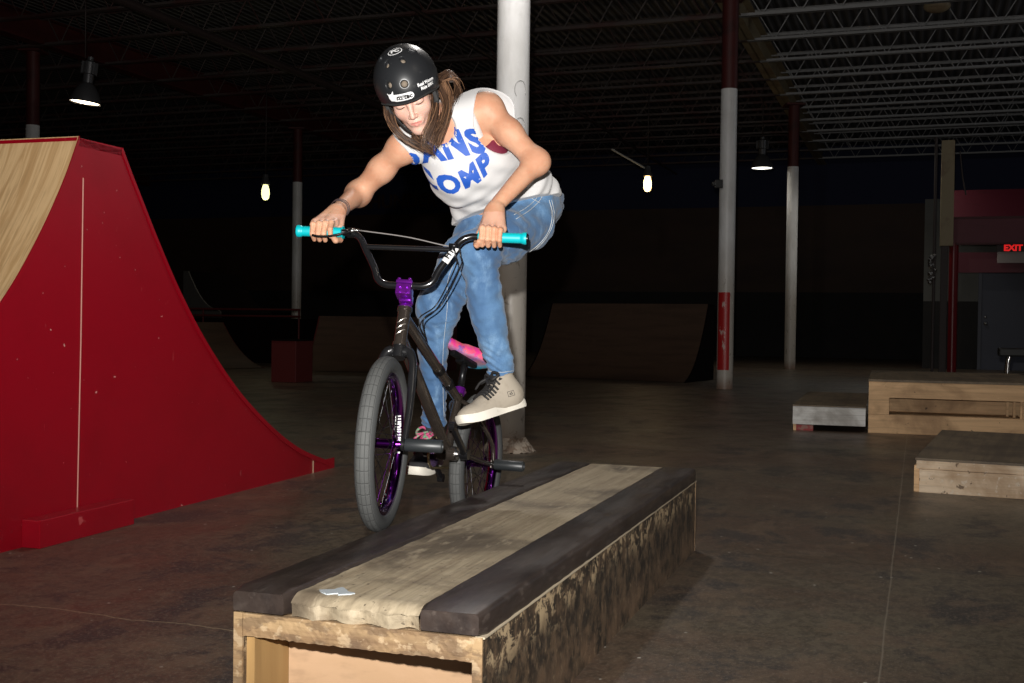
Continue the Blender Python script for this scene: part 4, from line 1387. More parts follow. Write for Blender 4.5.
# bolts and bottom bracket faces
mb = MB()
mb.tube([BB + e2 * 0.034, BB + e2 * 0.040], 0.021, 24); mb.tube([BB - e2 * 0.034, BB - e2 * 0.040], 0.021, 24)
mb.tube([BB - e2 * 0.066, BB + e2 * 0.066], 0.0098, 16)
mb.build('bottom_bracket', m_silver, bike, None, auto=40)
# headset
mb = MB(); mb.tube([A_(HT1 + 0.001), A_(HT1 + 0.006), A_(HT1 + 0.013)], [0.0235, 0.0225, 0.016], 28)
mb.build('headset', m_purple_bright, bike, None, auto=40)
# ---- stem: top-load with bolts
ST = HT1 + 0.018
mb = MB()
SF = frame(A_(ST + 0.016), SL, b_w, a_w)
mb.box((-0.020, -0.020, -0.016), (0.020, 0.020, 0.016), SF, bev=0.006)
mb.box((-0.024, 0.012, -0.012), (0.024, 0.064, 0.024), SF, bev=0.005)
mb.box((-0.026, 0.030, 0.026), (0.026, 0.064, 0.038), SF, bev=0.004)
for sx in (-0.017, 0.017):
    for fy in (0.036, 0.059):
        mb.tube([SF @ Vector((sx, fy, 0.036)), SF @ Vector((sx, fy, 0.043))], 0.0055, 12)
    mb.tube([SF @ Vector((sx, -0.012, -0.010)), SF @ Vector((sx, 0.0, -0.010))], 0.005, 10)
mb.lathe([(0.016, 0), (0.016, 0.016), (0.022, 0.015), (0.024, 0.010), (0.024, 0)], 20, SF @ Matrix.Rotation(-PI / 2, 4, 'Y'))
for sx in (-0.012, 0.012):
    mb.tube([SF @ Vector((sx, 0.066, -0.004)), SF @ Vector((sx, 0.070, -0.004))], 0.0065, 12)
    mb.tube([SF @ Vector((sx, 0.066, 0.014)), SF @ Vector((sx, 0.070, 0.014))], 0.0065, 12)
mb.build('stem', m_purple_bright, bike, None, auto=35)
# ---- handlebar
bc_u = ST + 0.016 + 0.024
bc_f = 0.046
cl = Vector((0.0, bc_f, bc_u))
print('bar', 'rise', rise - bc_u, 'off_l', off_l, 'off_f', off_f, 'clamp f', bc_f)
half = (gL - gR).length / 2
def SV(l, f, u):
    # l measured from the bar centre; blends from clamp to measured grips
    t = min(1, max(0, (u - bc_u) / (rise - bc_u)))
    return B0 + SL * (l + off_l * t) + b_w * (f + (bc_f + (off_f - bc_f) * t)) + a_w * u
rb = rise
def side_pts(s):
    return [SV(s * 0.03, 0, bc_u), SV(s * 0.062, 0, bc_u + 0.002), SV(s * 0.088, 0, bc_u + 0.018), SV(s * 0.104, 0, bc_u + 0.055),
            SV(s * 0.138, 0.0, rb - 0.055), SV(s * 0.160, 0, rb - 0.018), SV(s * 0.190, 0, rb - 0.001), SV(s * 0.23, 0, rb), SV(s * (half - 0.004), 0, rb)]
pl_ = spline(side_pts(1), 7); pr_ = spline(side_pts(-1), 7)
mb = MB(); mb.tube(pr_[::-1] + pl_, 0.0112, 18)
def side_at(s, u):
    a, b = SV(s * 0.104, 0, bc_u + 0.055), SV(s * 0.138, 0, rb - 0.055)
    ta = (u - (bc_u + 0.055)) / ((rb - 0.055) - (bc_u + 0.055))
    return a.lerp(b, ta)
xu = rb - 0.045
mb.tube([side_at(-1, xu), side_at(1, xu)], 0.0085, 14)
hb = mb.build('handlebar', m_blackbar, bike, None, auto=60)
# sticker on the left riser
pc = side_at(1, bc_u + 0.105); pd = (side_at(1, rb - 0.05) - side_at(1, bc_u + 0.05)).normalized()
mb = MB()
stf = frame(pc, (pd.cross(b_w)).normalized(), b_w, pd)
prof_ = [(-0.024 + 0.048 * k / 6, 0.0122) for k in range(7)]
stM = axis_frame(pc, pc + pd)
mb = MB()
def wrap(a, r, x):  # angle measured from forward normal
    side = pd.cross(b_w).normalized(); n_ = side.cross(pd).normalized()
    if n_.dot(b_w) < 0: n_ = -n_
    return pc + pd * x + (n_ * math.cos(a) + side * math.sin(a)) * r
vs = []; fs = []
for i in range(9):
    for k in range(9):
        vs.append(wrap(-1.5 + 3.0 * i / 8, 0.0126, -0.030 + 0.060 * k / 8))
for i in range(8):
    for k in range(8):
        fs.append((i * 9 + k, i * 9 + k + 1, i * 9 + 10 + k, i * 9 + 9 + k))
mb.add(vs, fs); sk = mb.build('bar_sticker', m_white_sticker, hb, None, smooth=True)
bm = text_mb([('FIT', 0.026, 0, 0.0, dict(offset=0.0016))], maxlen=0.006)
for v in bm.verts:
    v.co = wrap(-v.co.y / 0.0130, 0.0132, v.co.x)
me = D.meshes.new('sticker_print'); bm.to_mesh(me); bm.free(); put('sticker_print', me, m_black_ink, sk, None)
# ---- grips
def grip(s):
    g_end = SV(s * (half + 0.002), 0, rb); g_in = SV(s * (half - 0.150), 0, rb)
    L_ = (g_end - g_in).length
    prof = [(0, 0.0112), (0, 0.020), (0.003, 0.0205), (0.006, 0.0165)]
    n = 26
    for k in range(n):
        x = 0.010 + (L_ - 0.026) * k / (n - 1)
        prof.append((x, 0.0160 + (0.0006 if k % 2 else 0)))
    prof += [(L_ - 0.014, 0.0185), (L_ - 0.004, 0.0200), (L_, 0.0190), (L_ + 0.001, 0.013)]
    M_ = axis_frame(g_in, g_end)
    mb = MB(); mb.lathe(prof, 28, M_); g = mb.build('grip', m_teal, bike, None, auto=45)
    mb = MB(); mb.lathe([(L_ + 0.0, 0.0), (L_ + 0.0, 0.0155), (L_ + 0.004, 0.0150), (L_ + 0.006, 0.011), (L_ + 0.006, 0)], 24, M_)
    mb.build('bar_end', m_hubblk, g, None, auto=40)
grip(1); grip(-1)
# ---- brake lever and cable at the rider's right
def br(l, f, u): return SV(-l, f, rb) + a_w * u
mb = MB()
mb.tube([br(0.192, 0, 0) - SL * 0.012, br(0.192, 0, 0) + SL * 0.012], 0.0165, 18)
mb.tube(spline([br(0.195, 0.012, -0.006), br(0.20, 0.028, -0.014), br(0.215, 0.034, -0.018)], 4), 0.009, 10)
mb.build('lever_clamp', m_hubblk, bike, None, auto=40)
mb = MB()
mb.tube(spline([br(0.188, 0.028, -0.014), br(0.215, 0.037, -0.026), br(0.25, 0.038, -0.036), br(0.285, 0.038, -0.038), br(0.305, 0.038, -0.034)], 5), 0.0052, 10, sq=(0.7, 1.3))
mb.build('brake_lever', m_hubblk, bike, None, smooth=True)
mb = MB(); mb.tube([br(0.196, 0.030, -0.010), br(0.172, 0.032, -0.009)], 0.0062, 12); mb.tube([br(0.172, 0.032, -0.009), br(0.160, 0.033, -0.009)], 0.0044, 10)
mb.build('barrel_adjuster', m_silver, bike, None, smooth=True)
cA = br(0.160, 0.033, -0.009)
pc2 = side_at(1, xu + 0.004) + b_w * 0.018
cb = spline([cA, cA.lerp(pc2, 0.5) + a_w * 0.004, pc2 - SL * 0.03, pc2 + SL * 0.005], 8)
mb = MB(); mb.tube(cb, 0.0021, 8); mb.build('brake_cable', mat('clear_cable_housing', (0.30, 0.28, 0.27), 0.3, 0.5), bike, None, smooth=True)
gtx = A_(HT1 - 0.03).lerp(STT, 0.05) + e2 * 0.02
for off in (0.0, 0.016):
    cb = spline([pc2 + SL * off, side_at(1, xu - 0.03) + b_w * 0.02 + SL * (0.028 + off), side_at(1, bc_u + 0.07) + SL * (0.035 + off) + b_w * 0.015 - e1 * 0.03,
                 A_(HT1 + 0.035) + SL * (0.075 + off) - e1 * 0.07, gtx + e2 * (0.012 + off) - e1 * 0.02 + e3 * 0.012, gtx + (STT - gtx) * 0.25 + e2 * 0.004], 8)
    mb = MB(); mb.tube(cb, 0.0024, 8); mb.build('cable_housing', m_cable, bike, None, smooth=True)
mb = MB(); mb.tube([pc2 - SL * 0.016, pc2 + SL * 0.012], 0.0075, 10); mb.tube([side_at(1, xu) - SL * 0.012, side_at(1, xu) + SL * 0.004], 0.014, 14)
mb.build('cable_clamp', m_hubblk, bike, None, smooth=True)
# ---- seat
sp0 = STT
sp1 = STT + st_dir * 0.055
mb = MB(); mb.tube([STT - st_dir * 0.02, sp1], 0.0125, 16); mb.build('seat_post', m_hubblk, bike, None, smooth=True)
mb = MB(); mb.tube([STT - st_dir * 0.012, STT + st_dir * 0.012], 0.0195, 22)
mb.tube([STT + st_dir * 0.0 - e1 * 0.022 - e2 * 0.016, STT - e1 * 0.022 + e2 * 0.016], 0.006, 10)
mb.build('seat_clamp', m_purple_bright, bike, None, auto=40)
def seat_mat():
    nb = NB('tie_dye_seat_cover')
    n1 = nb.noise((9, 9, 9), 3, 0.5, 1.5)
    n2 = nb.noise((16, 16, 16), 4, 0.6, 2.0, (4, 4, 4))
    sp = nb.n('ShaderNodeSeparateXYZ'); nb.l(nb.coord(), sp.inputs[0])
    c = nb.mix(nb.ramp(n1, 0.42, 0.58), (0.75, 0.035, 0.26), (0.80, 0.14, 0.16))
    c = nb.mix(nb.math('MULTIPLY', nb.ramp(n2, 0.54, 0.62), 0.8), c, (0.22, 0.05, 0.40))
    edge = nb.ramp(nb.math('ADD', nb.math('MULTIPLY', nb.math('SUBTRACT', 0.0, sp.outputs['Z']), 6.0), nb.math('MULTIPLY', nb.math('SUBTRACT', n2, 0.5), 0.30)), 0.0, 0.07)
    rear = nb.ramp(nb.math('SUBTRACT', 0.0, sp.outputs['X']), 0.05, 0.11)
    c = nb.mix(nb.math('MULTIPLY', edge, nb.math('ADD', 0.35, nb.math('MULTIPLY', rear, 0.65))), c, (0.03, 0.42, 0.62))
    nb.l(c, nb.b.inputs['Base Color']); nb.b.inputs['Roughness'].default_value = 0.6
    return nb.m
sx = (P(447, 344, 4.02) - P(484, 366, 4.18)).normalized()
sy = (e2 - sx * e2.dot(sx)).normalized(); sz = sx.cross(sy)
sc_ = P(466, 354, 4.10)
SM = frame(sc_, sx, sy, sz)
sprims = [EL(SM @ Vector((-0.075, 0, 0)), (0.055, 0.066, 0.022), (sx, sy, sz), 0.05),
          RC(SM @ Vector((-0.06, 0, 0.0)), SM @ Vector((0.11, 0, 0.004)), 0.030, 0.019, 0.03),
          RC(SM @ Vector((-0.085, 0.035, 0.008)), SM @ Vector((0.0, 0.01, 0.0)), 0.026, 0.022, 0.03),
          RC(SM @ Vector((-0.085, -0.035, 0.008)), SM @ Vector((0.0, -0.01, 0.0)), 0.026, 0.022, 0.03),
          PL(SM @ Vector((0, 0, -0.014)), -sz, 0.01)]
lo, hi = bounds(sprims)
me = sdf_mesh('seat', sprims, lo, hi, 0.0035)
me.transform(SM.inverted())
seat = put('seat', me, seat_mat(), bike, SM, True)
mb = MB()
mb.box((-0.06, -0.012, -0.032), (0.075, 0.012, -0.012), None, bev=0.006)
mb.box((-0.02, -0.022, -0.040), (0.03, 0.022, -0.020), None, bev=0.008)
mb.build('seat_underside', m_hubblk, seat, SM, auto=40)
mb = MB(); mb.tube([sp1 - st_dir * 0.03, SM @ Vector((0.0, 0, -0.026))], 0.0125, 16); mb.build('post_head', m_hubblk, seat, None, smooth=True)
# ---- cranks, sprocket, chain, pedals
pedL = P(474, 423, 3.81); 
# crank angle chosen so the left pedal sits under the left shoe
CAr = math.radians(28)
cd = e1 * math.cos(CAr) + e3 * math.sin(CAr)
cL = BB + e2 * 0.066; cR = BB - e2 * 0.066
mb = MB()
for c, s, y in ((cL, 1, e2), (cR, -1, -e2)):
    mb.tube([c, c + cd * (s * 0.175)], [0.0125, 0.0115], 14)
    mb.tube([c - y * 0.014, c + y * 0.014], 0.0185, 20)
    mb.tube([c + cd * (s * 0.175) - y * 0.010, c + cd * (s * 0.175) + y * 0.010], 0.0150, 18)
mb.build('crank', m_blackbar, bike, None, auto=50)
mb = MB()
spk = axis_frame(BB - e2 * 0.046, BB - e2 * 0.1)
teeth = []
for k in range(100):
    a = 2 * PI * k / 100
    teeth.append(((0.051 + (0.003 if k % 4 < 2 else 0)) * math.cos(a), (0.051 + (0.003 if k % 4 < 2 else 0)) * math.sin(a)))
mb.prism(teeth, -0.0015, 0.0015, spk @ Matrix.Rotation(PI / 2, 4, 'Y'))
mb.build('sprocket', m_purple, bike, None)
mb = MB()
rc_ = Rh - e2 * 0.046; sc2 = BB - e2 * 0.046
fwd = (sc2 - rc_).normalized(); upn = e2.cross(fwd).normalized() * -1
if upn.dot(e3) < 0: upn = -upn
ch = []
for k in range(13):
    a = -PI / 2 + PI * k / 12; ch.append(sc2 + (fwd * math.cos(a) + upn * math.sin(a)) * 0.054)
for k in range(1, 40):
    ch.append((sc2 + upn * 0.054).lerp(rc_ + upn * 0.020, k / 40))
for k in range(9):
    a = PI / 2 + PI * k / 8; ch.append(rc_ + (fwd * math.cos(a) + upn * math.sin(a)) * 0.020)
for k in range(1, 40):
    ch.append((rc_ - upn * 0.020).lerp(sc2 - upn * 0.054, k / 40))
mb.tube(ch, [0.0052 if k % 2 else 0.0038 for k in range(len(ch))], 6, closed=True)
mb.tube([rc_ - e2 * 0.004, rc_ + e2 * 0.004], 0.018, 20)
mb.build('chain', mat('gold_chain', (0.45, 0.36, 0.2), 0.35, 1.0), bike, None)
def pedal(c, yd, xd, zd):
    M_ = frame(c + yd * 0.058, xd, yd, zd)
    mb = MB()
    mb.tube([M_ @ Vector((0, -0.052, 0)), M_ @ Vector((0, 0.048, 0))], 0.011, 14)
    for s in (-1, 1):
        mb.box((s * 0.046 - 0.006, -0.045, -0.009), (s * 0.046 + 0.006, 0.045, 0.009), M_, bev=0.002)
        mb.box((-0.046, s * 0.042 - 0.005, -0.009), (0.046, s * 0.042 + 0.005, 0.009), M_, bev=0.002)
        mb.box((s * 0.022 - 0.003, -0.045, -0.007), (s * 0.022 + 0.003, 0.045, 0.007), M_)
    for x in (-0.046, -0.022, 0.022, 0.046):
        for y in (-0.04, -0.015, 0.015, 0.04):
            mb.tube([M_ @ Vector((x, y, -0.013)), M_ @ Vector((x, y, 0.013))], 0.002, 6)
    mb.build('pedal', m_hubblk, bike, None)
    return M_
PLc = cL + cd * 0.175; PRc = cR - cd * 0.175
print('pedals px', proj(PLc + e2 * 0.058), proj(PRc - e2 * 0.058), 'BB', proj(BB), 'stem', proj(A_(ST + 0.02)))
print('STT', proj(STT), 'HT', proj(A_(HT0)), proj(A_(HT1)))

# ================================================================== RIDER
def skin_mat():
    nb = NB('skin')
    b = nb.b
    n1 = nb.noise((18, 18, 18), 4, 0.6)
    n2 = nb.noise((70, 70, 70), 3, 0.6)
    c = nb.mix(nb.ramp(n1, 0.35, 0.68), (0.60, 0.330, 0.210), (0.54, 0.265, 0.160))
    c = nb.mix(nb.math('MULTIPLY', nb.ramp(n2, 0.60, 0.75), 0.22), c, (0.34, 0.13, 0.07))
    nb.l(c, b.inputs['Base Color'])
    b.inputs['Roughness'].default_value = 0.55
    b.inputs['Specular IOR Level'].default_value = 0.35
    b.inputs['Subsurface Weight'].default_value = 0.12
    b.inputs['Subsurface Radius'].default_value = (0.012, 0.005, 0.003)
    b.inputs['Subsurface Scale'].default_value = 0.6
    nb.bump(n2, 0.08, 0.002)
    return nb.m
m_skin = skin_mat()
m_face = mat('fair_face_skin', (0.66, 0.40, 0.315), 0.5, layers=[((14, 14, 14), 4, 0.45, 0.7, (0.60, 0.31, 0.235), 0.6)], sss=0.12)
m_lip = mat('lip_skin', (0.60, 0.24, 0.20), 0.5)
m_hand = mat('hand_skin', (0.66, 0.375, 0.265), 0.5, layers=[((40, 40, 40), 3, 0.5, 0.7, (0.60, 0.31, 0.215), 0.5)], sss=0.12)

SLd = P(487, 109, 3.88); SRd = P(401, 149, 3.88)
ELb = P(536.5, 162, 3.82); ERb = P(358, 194, 3.985)
WL = P(495, 207, 3.70);  WR = P(338, 210, 3.775)
PEL = P(513, 208, 4.19)
Smid = (SLd + SRd) / 2
sx_ = (SLd - SRd).normalized()
up_ = (Smid - PEL); TL = up_.length; up_ = (up_ - sx_ * up_.dot(sx_)).normalized()
nn_ = sx_.cross(up_).normalized()          # chest normal
TR = (sx_, nn_, up_)
S0_ = (Smid - PEL).dot(sx_)
TL = (Smid - PEL).dot(up_)
def TP(s, n, u): return PEL + sx_ * (s + S0_ * min(1.15, u / TL)) + nn_ * n + up_ * u
print('torso', TL, S0_, 'normal', nn_, 'arms', (SLd - ELb).length, (ELb - WL).length, (SRd - ERb).length, (ERb - WR).length)

# head frame
eye_mid = P(409.5, 105.0, 3.63)
def head_axes(pitch, roll_, yaw):
    M0 = Matrix.Rotation(yaw, 3, 'Z') @ Matrix.Rotation(roll_, 3, 'Y') @ Matrix.Rotation(pitch, 3, 'X')
    X = M0 @ Vector((1, 0, 0)); F = M0 @ Vector((0, -1, 0)); Uu = M0 @ Vector((0, 0, 1))
    return X, F, Uu
hX, hF, hU = head_axes(math.radians(38), math.radians(-15), math.radians(-7))
HC = eye_mid - hF * 0.088
def HP(x, f, u): return HC + hX * x + hF * f + hU * u
HR = (hX, hF, hU)
print('head', proj(HC), proj(HC + hF * .1), proj(HC + hU * .1))

body = []
A = body.append
# torso
A(EL(TP(0, -0.005, TL - 0.15), (0.150, 0.098, 0.165), TR, 0.05))
A(EL(TP(0, 0.0, 0.16), (0.125, 0.088, 0.16), TR, 0.06))
A(EL(TP(0, -0.005, 0.0), (0.158, 0.105, 0.12), TR, 0.06))
A(RC(SLd - sx_ * 0.02, SRd + sx_ * 0.02, 0.046, 0.046, 0.05))
for s in (-1, 1):
    A(EL(TP(s * 0.066, 0.075, TL - 0.14), (0.058, 0.045, 0.058), TR, 0.04))
# shoulder blades / traps
nb_ = TP(-0.01, -0.02, TL + 0.035)
A(RC(nb_, SLd - sx_ * 0.03, 0.038, 0.036, 0.05)); A(RC(nb_, SRd + sx_ * 0.03, 0.038, 0.036, 0.05))
A(RC(nb_, HP(0, -0.035, -0.035), 0.048, 0.048, 0.04))
# head
h0 = len(body)
A(EL(HP(0, -0.012, 0.030), (0.072, 0.094, 0.088), HR, 0.03))
A(EL(HP(0, 0.030, -0.030), (0.0520, 0.056, 0.075), HR, 0.03))
for s in (-1, 1):
    A(RC(HP(s * 0.044, 0.000, -0.055), HP(s * 0.010, 0.060, -0.098), 0.019, 0.016, 0.025))
    A(EL(HP(s * 0.034, 0.054, -0.030), (0.024, 0.024, 0.026), HR, 0.02))
    A(RC(HP(s * 0.034, 0.074, 0.018), HP(s * 0.010, 0.082, 0.014), 0.009, 0.009, 0.012))
A(EL(HP(0, 0.071, -0.098), (0.019, 0.015, 0.015), HR, 0.015))
for s in (-1, 1):
    A(EL(HP(s * 0.031, 0.096, 0.000), (0.018, 0.016, 0.013), HR, 0.012, 's'))
    A(EL(HP(s * 0.031, 0.0715, -0.001), (0.0150, 0.0135, 0.0125), HR, 0.003))
    A(RC(HP(s * 0.017, 0.0825, -0.003), HP(s * 0.044, 0.0755, -0.004), 0.0022, 0.0018, 0.003))
A(RC(HP(0, 0.083, 0.008), HP(0, 0.106, -0.034), 0.0065, 0.0088, 0.010))
for s in (-1, 1):
    A(EL(HP(s * 0.0105, 0.0965, -0.037), (0.0068, 0.009, 0.0062), HR, 0.006))
    A(EL(HP(s * 0.006, 0.1005, -0.0435), (0.0032, 0.0042, 0.003), HR, 0.003, 's'))
A(EL(HP(0, 0.076, -0.064), (0.026, 0.013, 0.018), HR, 0.012))
lipc = HP(0, 0.088, -0.0665)
A(RC(HP(-0.018, 0.0805, -0.0645), HP(-0.004, 0.0885, -0.061), 0.0034, 0.0048, 0.004)); A(RC(HP(0.018, 0.0805, -0.0645), HP(0.004, 0.0885, -0.061), 0.0034, 0.0048, 0.004))
A(RC(HP(-0.013, 0.082, -0.0705), HP(0, 0.087, -0.0722), 0.0042, 0.0055, 0.004)); A(RC(HP(0.013, 0.082, -0.0705), HP(0, 0.087, -0.0722), 0.0042, 0.0055, 0.004))
A(RC(HP(-0.020, 0.0855, -0.0662), HP(0, 0.0950, -0.0664), 0.0016, 0.0020, 0.002, 's')); A(RC(HP(0.020, 0.0855, -0.0662), HP(0, 0.0950, -0.0664), 0.0016, 0.0020, 0.002, 's'))
for s in (-1, 1):   # ears
    A(EL(HP(s * 0.076, -0.012, -0.010), (0.008, 0.019, 0.030), HR, 0.01))
# arms
def arm(S_, E_, W_, k=0.03):
    d1 = (E_ - S_).normalized(); d2 = (W_ - E_).normalized()
    A(RC(S_, S_ + (E_ - S_) * 0.45, 0.0415, 0.0415, k))
    A(RC(S_ + (E_ - S_) * 0.45, E_, 0.0415, 0.0345, k))
    bis = (d2 - d1).normalized()
    A(EL(E_ - bis * 0.003, (0.0325, 0.0325, 0.0325), None, 0.04))
    m_ = E_ + (W_ - E_) * 0.28
    A(RC(E_, W_, 0.0375, 0.0235, 0.03))
arm(SLd, ELb, WL); arm(SRd, ERb, WR)
A(EL(SLd + sx_ * 0.006, (0.047, 0.047, 0.047), None, 0.04)); A(EL(SRd - sx_ * 0.004, (0.043, 0.043, 0.043), None, 0.03))
# hands
hands = []
def hand(s, l0, W_, lever=False):
    ax_m = SL * -s                              # towards the index finger
    c0 = SV(s * l0, 0, rb)
    def rp(off, th, r):
        t = math.radians(th)
        return c0 + ax_m * off + (b_w * math.cos(t) + a_w * math.sin(t)) * r
    kn = []
    offs = [0.0285, 0.0095, -0.0100, -0.0290]      # index .. little
    rad = [0.0096, 0.0099, 0.0095, 0.0086]
    for i, (o_, r_) in enumerate(zip(offs, rad)):
        gr_ = 0.0165 + r_
        sp_ = 1.0 + 0.05 * (i - 1.5)
        extra = [0.002, 0.004, 0.002, -0.002][i]
        K0 = rp(o_ * 1.05, 98 - 3 * i, gr_ + 0.008 + extra)
        if lever and i == 0:
            K1 = rp(o_, 38, gr_ + 0.006); K2 = rp(o_ + 0.003, -14, gr_ + 0.008); K3 = rp(o_ + 0.004, -52, gr_ + 0.006)
        else:
            K1 = rp(o_, 34 - 4 * i, gr_ + 0.0045); K2 = rp(o_ * 0.98, -36 - 3 * i, gr_ + 0.0020); K3 = rp(o_ * 0.96, -100 - 4 * i, gr_ + 0.0005)
        kn.append(K0)
        A(RC(K0, K1, r_ * 1.06, r_ * 1.0, 0.0035)); A(RC(K1, K2, r_ * 1.0, r_ * 0.93, 0.0025)); A(RC(K2, K3, r_ * 0.93, r_ * 0.82, 0.0025))
        A(EL(K0, (r_ * 1.12,) * 3, None, 0.006)); A(EL(K1, (r_ * 1.06,) * 3, None, 0.003))
        hands.append((K0, K1, K2, K3))
    wdir = (W_ - rp(0, 98, 0.03)).normalized()
    for i, K0 in enumerate(kn):
        wq = W_ - wdir * 0.018 + ax_m * (offs[i] * 0.50)
        A(RC(K0, wq, 0.0102, 0.0165, 0.014))
    A(RC(kn[1], W_ - wdir * 0.01, 0.010, 0.020, 0.014)); A(RC(kn[3], W_ - wdir * 0.01 - ax_m * 0.01, 0.010, 0.017, 0.014))
    # palm heel resting on the grip from behind
    A(RC(rp(0.015, 135, 0.032), rp(-0.025, 135, 0.031), 0.011, 0.010, 0.012))
    # thumb: leaves the side of the palm and closes under the bar
    T0 = W_ - wdir * 0.022 + ax_m * 0.018 - b_w * 0.004
    T1 = rp(0.043, 138, 0.040); T2 = rp(0.050, 200, 0.0300); T3 = rp(0.044, 262, 0.0275); T4 = rp(0.036, 300, 0.0270)
    A(RC(T0, T1, 0.0145, 0.0125, 0.012)); A(RC(T1, T2, 0.0120, 0.0105, 0.006)); A(RC(T2, T3, 0.0102, 0.0098, 0.003)); A(RC(T3, T4, 0.0098, 0.0080, 0.003))
hand(1, half - 0.109, WL)
hand(-1, half - 0.083, WR, True)
# legs (inside the jeans) and feet
HLj = P(528, 224, 4.15); HRj = P(489, 219, 4.20)
KL = P(478, 252, 3.83); KR = P(440, 306, 3.98)
AL = P(502, 383, 3.92); AR = P(434, 432, 4.16)
print('legs', (HLj - KL).length, (KL - AL).length, (HRj - KR).length, (KR - AR).length)
for H_, K_, Mm_, A_2 in ((HLj, KL, P(487, 312, 3.865), AL), (HRj, KR, P(432.5, 352, 4.03), AR)):
    A(RC(H_, K_, 0.070, 0.048, 0.03)); A(RC(K_, Mm_, 0.045, 0.040, 0.02)); A(RC(Mm_, A_2, 0.040, 0.028, 0.02))
TOL = P(461.5, 427.5, 3.765); HEL = P(525, 406.5, 3.905)
TOR = P(413, 478, 3.98); HER = P(438, 461, 4.235)
for A_2, T_, H_ in ((AL, TOL, HEL), (AR, TOR, HER)):
    A(RC(A_2, H_ + Vector((0, 0, 0.045)) + (T_ - H_) * 0.26, 0.027, 0.024, 0.01)); A(RC(H_ + Vector((0, 0, 0.045)) + (T_ - H_) * 0.26, T_ + Vector((0, 0, 0.038)) - (T_ - H_) * 0.3, 0.024, 0.014, 0.01))
lo, hi = bounds(body)
VOX = 0.0026
me = sdf_mesh('person', body, lo, hi, VOX)
# materials by region
co_ = np.empty(len(me.vertices) * 3, dtype=np.float32); me.vertices.foreach_get('co', co_); co_ = co_.reshape(-1, 3)
hx = (co_ - V3(HC)) @ np.array([tuple(hX), tuple(hF), tuple(hU)], dtype=np.float32).T
isface = (hx[:, 2] > -0.125) & (hx[:, 1] > -0.12) & (np.abs(hx[:, 0]) < 0.1) & (hx[:, 2] < 0.14) & (hx[:, 1] > -0.02 - 0.9 * 0)
lipm = (np.abs(hx[:, 0]) < 0.0205) & (hx[:, 1] > 0.0795) & (hx[:, 2] < -0.0575 - np.abs(hx[:, 0]) * 0.22) & (hx[:, 2] > -0.0775 + np.abs(hx[:, 0]) * 0.40)
ish = np.zeros(len(co_), bool)
for c_, w_ in ((WL, gL), (WR, gR)):
    hc_ = np.array(tuple(c_)); 
    ish |= (np.linalg.norm(co_ - hc_, axis=1) < 0.135) & (co_[:, 2] < c_.z - 0.018)
vm = np.zeros(len(co_), int); vm[isface] = 1; vm[ish] = 3; vm[lipm & isface] = 2
fv = np.empty(len(me.loops), dtype=np.int32); me.loops.foreach_get('vertex_index', fv)
fv = fv.reshape(-1, 4)
pm = vm[fv].min(1)
pm[(vm[fv] == 3).all(1)] = 3
me.polygons.foreach_set('material_index', pm.astype(np.int32))
me.transform(Matrix.Translation(PEL).inverted())
person = put('person', me, [m_skin, m_face, m_lip, m_hand], None, Matrix.Translation(PEL), True)
tag(person, 'person in a white tank top, jeans and black helmet riding the bicycle', 'person')

# nails on visible fingers
mb = MB()
for K0, K1, K2, K3 in hands:
    pass

# eyes: lowered lids with lash line, brows
m_lash = mat('dark_lashes', (0.03, 0.018, 0.012), 0.6)
bvb = BVHTree.FromPolygons([v.co + PEL for v in me.vertices], [tuple(p.vertices) for p in me.polygons])
def onface(x, u, lift=0.0005):
    o_ = HP(x, 0.16, u); h_ = bvb.ray_cast(o_, -hF, 0.2)
    return (h_[0] + hF * lift) if h_[0] else HP(x, 0.085, u)
for s in (-1, 1):
    mb = MB()
    pts = [onface(s * (0.018 + 0.027 * t), -0.0045 - 0.004 * math.sin(PI * t) + 0.002 * t) for t in [k / 10 for k in range(11)]]
    mb.tube(pts, [0.0007 + 0.0010 * math.sin(PI * min(1, k / 10 + .15)) for k in range(11)], 6)
    mb.build('eyelashes', m_lash, person, None, smooth=True)
    mb = MB()
    pts = [onface(s * (0.014 + 0.034 * t), 0.0165 + 0.006 * math.sin(PI * (0.15 + 0.75 * t)) - 0.004 * t, 0.0002) for t in [k / 10 for k in range(11)]]
    mb.tube(pts, [0.0012 + 0.0013 * math.sin(PI * min(1, .3 + k / 14)) for k in range(11)], 6)
    mb.build('eyebrow', mat('brown_brow', (0.16, 0.085, 0.05), 0.8), person, None, smooth=True)

